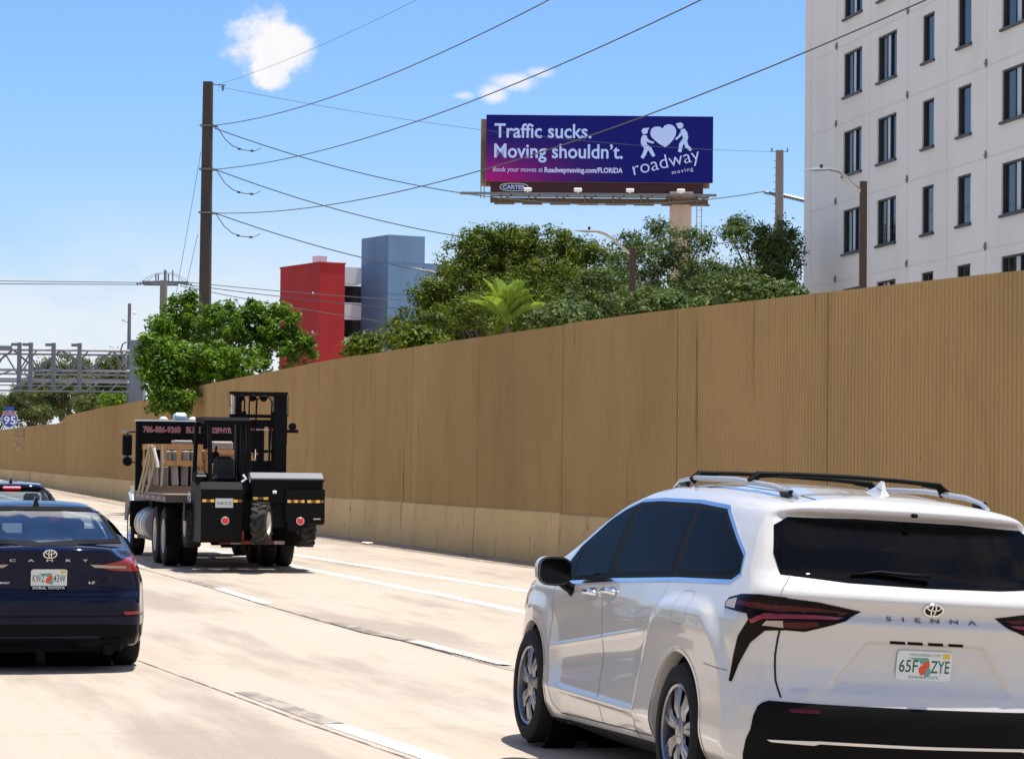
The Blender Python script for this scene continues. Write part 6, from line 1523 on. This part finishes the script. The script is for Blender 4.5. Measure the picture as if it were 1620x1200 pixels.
strap('second tan strap slanting down beside the outermost strap', [(1.12, 1.15, 2.12), (1.4, 1.2, 1.7), (1.72, 1.26, 1.25)], M_STRAP)
strap('tan strap running straight down the left face of the crate', [(1.10, 1.10, 2.12), (1.10, 1.13, 1.7), (1.1, 1.25, 1.25)], M_STRAP)
strap('bright white strap tail hanging on the left side of the crate', [(1.08, 1.13, 2.08), (1.06, 1.07, 1.85), (1.05, 1.05, 1.72)], M_STRAPW, .06)
strap('tan strap running down the rear left corner of the crate', [(1.10, .98, 2.12), (1.09, .96, 1.8), (1.1, .98, 1.38)], M_STRAP)
def chain():
    m = MB(); 
    for k in range(13):
        z = 1.26 - k*.05; M_ = Matrix.Translation((-2.12, .86 - .02*math.sin(k*.7), z)) @ Matrix.Rotation((k % 2)*math.pi/2, 4, 'Z')
        ring = [M_ @ Vector((.03*math.cos(t), 0, .042*math.sin(t))) for t in [2*math.pi*q/10 for q in range(11)]]; m.tube(ring, .011, 5)
    o = m.build('tie_chain', M_SATIN); tag(o, 'steel chain hanging from the rear left corner of the truck deck', 'chain'); set_pose(o, T0, TYAW)
chain()
def build_forklift():
    root = empty('forklift', (0, 0, 0), 0, 'black three-wheeled forklift with an open mast hung on the tail of the flatbed truck', 'forklift')
    # body: operator side at left, engine side at right
    m = MB(); m.prism([(-2.55, .50), (-3.85, .50), (-3.93, .62), (-3.93, 1.38), (-3.85, 1.50), (-2.55, 1.50)], .20, .88, 'Y'); m.box((-3.2, .02, .95), (1.2, .4, .5)); m.box((-2.6, 0, .98), (.25, 2.0, .30)); m.build('operator_body', M_TBLACK, root)
    m = MB(); m.box((-3.15, -.56, 1.34), (1.44, 1.20, .40), bev=.03); m.box((-3.2, -.86, 1.08), (1.40, .66, .56), bev=.03); m.box((-3.9, -.85, 1.12), (.06, .66, .54)); m.box((-3.2, -.55, 1.0), (1.2, .7, .5)); m.box((-3.90, -.68, .86), (.05, .24, .34)); m.build('engine_housing', M_TBLACK, root)
    m = MB(); m.prism([(-3.90, 1.545), (-3.90, 1.57), (-3.72, 1.66), (-2.45, 1.66), (-2.45, 1.545)], -1.16, .05, 'Y'); eh = m.build('engine_cover', M_SILVERTOP, root)
    m = MB(); m.box((-3.905, -.56, 1.53), (.03, 1.22, .03)); m.build('cover_edge', M_TBLACK, eh)
    # arms carrying the front wheels
    for y in (.86, -1.0): m = MB(); m.box((-2.5, y*.86, .9), (.9, .16, .22)); m.build('outrigger_arm', M_TBLACK, root)
    truck_wheel(root, (-2.45, .84, .76), .36, .27, .19, 1, M_YRIM, True, 16); truck_wheel(root, (-2.45, -1.10, .78), .37, .28, .19, -1, M_YRIM, True, 16)
    w = truck_wheel(root, (-4.05, -.11, .83), .335, .25, .18, -1, M_YRIM, True, 16); w.rotation_euler = (0, 0, math.pi - .36)
    m = MB(); m.box((-3.75, -.11, 1.10), (.5, .34, .14)); m.box((-3.95, .05, .95), (.2, .05, .5)); m.build('steer_fork', M_TBLACK, root)
    # overhead guard
    m = MB()
    m.prism([(-3.55, 2.46), (-3.55, 2.52), (-3.30, 2.58), (-2.35, 2.58), (-2.35, 2.52)], .02, .80, 'Y')
    m.build('guard_roof', M_TFRAME, root)
    for a, b in (((-3.50, .70, 2.47), (-3.62, .70, 1.45)), ((-2.60, .80, 2.50), (-2.60, .84, 1.5)), ((-3.50, .16, 2.47), (-3.55, .13, 1.45)), ((-2.6, .10, 2.5), (-2.6, .08, 1.45)), ((-3.3, .04, 2.47), (-3.3, .04, 1.5)), ((-3.50, .06, 2.47), (-3.55, .02, 1.45))):
        m = MB(); m.tube([a, b], .040, 6); m.build('guard_post', M_TBLACK, root)
    m = MB(); m.box((-2.9, .38, 1.72), (.14, .34, .42), bev=.06); m.box((-3.0, .38, 1.56), (.5, .36, .12), bev=.05); m.build('seat', M_SEATB, root, smooth='auto')
    m = MB(); m.box((-2.55, .48, 1.9), (.10, .14, .2), bev=.03); m.tube([(-2.45, .5, 1.5), (-2.55, .46, 2.1)], .02, 6); m.build('control_column', M_TBLACK, root)
    m = MB(); m.box((-3.5, .84, 1.56), (.2, .22, .24), bev=.05); tb = m.build('side_box', M_TBLACK, root); m = MB(); m.box((-3.605, .84, 1.60), (.01, .16, .03)); m.build('side_box_label', M_TAPE_W, tb)
    m = MB(); m.tube([(-3.6, .15, 1.62), (-3.62, .10, 1.55), (-3.62, .17, 1.50)], .022, 6); m.build('white_handle', M_SHW, root); m = MB(); m.box((-3.7, .04, 1.56), (.02, .03, .13)); m.build('white_marker', M_SHW, root)
    # mast
    X = -2.30
    m = MB()
    for y in (.06, -.66):
        m.box((X, y, 2.05), (.14, .10, 1.92)); m.box((X+.02, y + (.10 if y > 0 else -.10)*-1, 1.9), (.12, .07, 1.6))
    m.box((X, -.66, 2.06), (.16, .22, 1.90)); m.build('mast_rail', M_TBLACK, root)
    m = MB(); m.prism([(.22, 3.00), (.22, 3.035), (-.78, 3.035), (-.78, 3.00), (-.68, 2.96), (.12, 2.96)], X-.12, X+.12, 'X'); m.box((X, -.28, 2.62), (.12, .98, .06)); m.box((X, -.30, 2.50), (.10, .80, .12)); m.box((X, -.30, 2.02), (.08, .7, .05)); m.box((X, -.30, 1.68), (.14, .84, .36)); m.box((X-.02, -.35, 2.39), (.05, .5, .03)); m.build('mast_crossbar', M_TBLACK, root)
    for y in (.03, -.17, -.36):
        m = MB(); m.lathe([(.001, -.03), (.062, -.03), (.062, .03), (.001, .03)], 20, Matrix.Translation((X-.10, y, 2.93)) @ Matrix.Rotation(math.pi/2, 4, 'Z')); m.build('chain_pulley', M_TFRAME, root, smooth='auto')
    for (ya, yb, z0, zt) in ((.09, -.03, 2.0, 2.97), (-.11, -.24, 1.9, 2.97), (-.23, -.50, 1.75, 2.96)):
        pts = []; 
        for k in range(13):
            a = math.pi*k/12; pts.append((X-.14, (ya+yb)/2 + (ya-yb)/2*math.cos(a), zt-.12 + .12*math.sin(a)))
        m = MB(); m.tube([(X-.14, ya+.01, z0+.3)] + pts + [(X-.14, yb+.04, z0)], .014, 6); m.build('hydraulic_hose', M_TBLACK, root, smooth=True)
    for y in (.145, .17, -.80): m = MB(); m.tube([(X, y, 2.62), (X, y, 2.98)], .014, 6); m.build('lift_rod', M_CHROME, root)
    for y, z0 in ((-.235, 1.9), (-.47, 1.85)): m = MB(); m.tube([(X-.06, y, z0), (X-.06, y, 2.45)], .016, 8); m.build('lift_cylinder', M_CHROME, root)
    m = MB()
    for k, y in enumerate((-.14, -.24, -.32, -.41, -.49)):
        m2 = MB(); m2.box((X-.10, y, 2.39), (.02, .085, .028)); m2.build('reflective_tape', M_TAPE_RT if k in (0, 4) else (M_TAPE_W if k in (1, 3) else M_CARTON), root)
    m.box((X, -.85, 2.37), (.05, .26, .055)); m.box((X, -.76, 2.40), (.06, .05, .5)); m.tube([(X-.03, -.88, 2.45), (X+.03, -.88, 2.45)], .065, 14); m.build('side_lamp_arm', M_TBLACK, root, smooth='auto')
    m = MB(); m.tube([(X, .22, 3.0), (X, .27, 3.07), (X, .20, 2.8), (X, .12, 2.72)], .012, 5); m.build('loose_cable', M_CARTON, root)
    # markings
    def tape(y0, y1, z, n, x=-3.937):
        for k in range(n):
            y = y0 + (y1-y0)*(k+.5)/n; m = MB(); m.box((x, y, z), (.006, abs(y1-y0)/n*.92, .045)); m.build('reflective_tape', M_TAPE_Y if k % 2 == 0 else M_TAPE_Y2, root)
    tape(.86, .66, 1.19, 3); tape(.35, .20, 1.19, 2); tape(.02, -.24, 1.235, 3, -3.90); tape(-.55, -.84, 1.19, 5); tape(-.88, -1.17, 1.19, 4)
    Mp = frame((-3.94, .50, 1.155), (0, -1, 0), (0, 0, 1)); m = MB(); m.prism([(-.145, -.075), (.145, -.075), (.145, .075), (-.145, .075)], 0, .008, 'Z', M=Mp); p = m.build('licence_plate', M_PLATEW, root); text_obj('lettering', 'N48 RCE', M_PLATEG, p, Mp @ Matrix.Translation((-.12, -.03, .0095)), .24, .055, .01)
    for y in (.48, -.77):
        m = MB(); m.lathe([(.001, 0), (.052, -.004), (.056, .0), (.058, .03)], 24, Matrix.Translation((-3.945, y, .865)) @ Matrix.Rotation(-math.pi/2, 4, 'Z')); l = m.build('tail_lamp', M_LENSR, root, smooth='auto')
        m = MB(); m.lathe([(.056, -.002), (.068, -.002), (.068, .03), (.056, .03)], 24, Matrix.Translation((-3.943, y, .865)) @ Matrix.Rotation(-math.pi/2, 4, 'Z'), close=True); m.build('lamp_ring', M_TAPE_W, l, smooth='auto')
    m = MB(); m.box((-3.91, -.34, 1.34), (.03, .07, .05), bev=.01); m.build('work_lamp', M_SHW, root)
    m = MB(); m.box((-3.935, -1.05, .90), (.006, .12, .02)); m.build('maker_mark', M_TAPE_W, root)
    set_pose(root, T0, TYAW); return root
build_forklift()
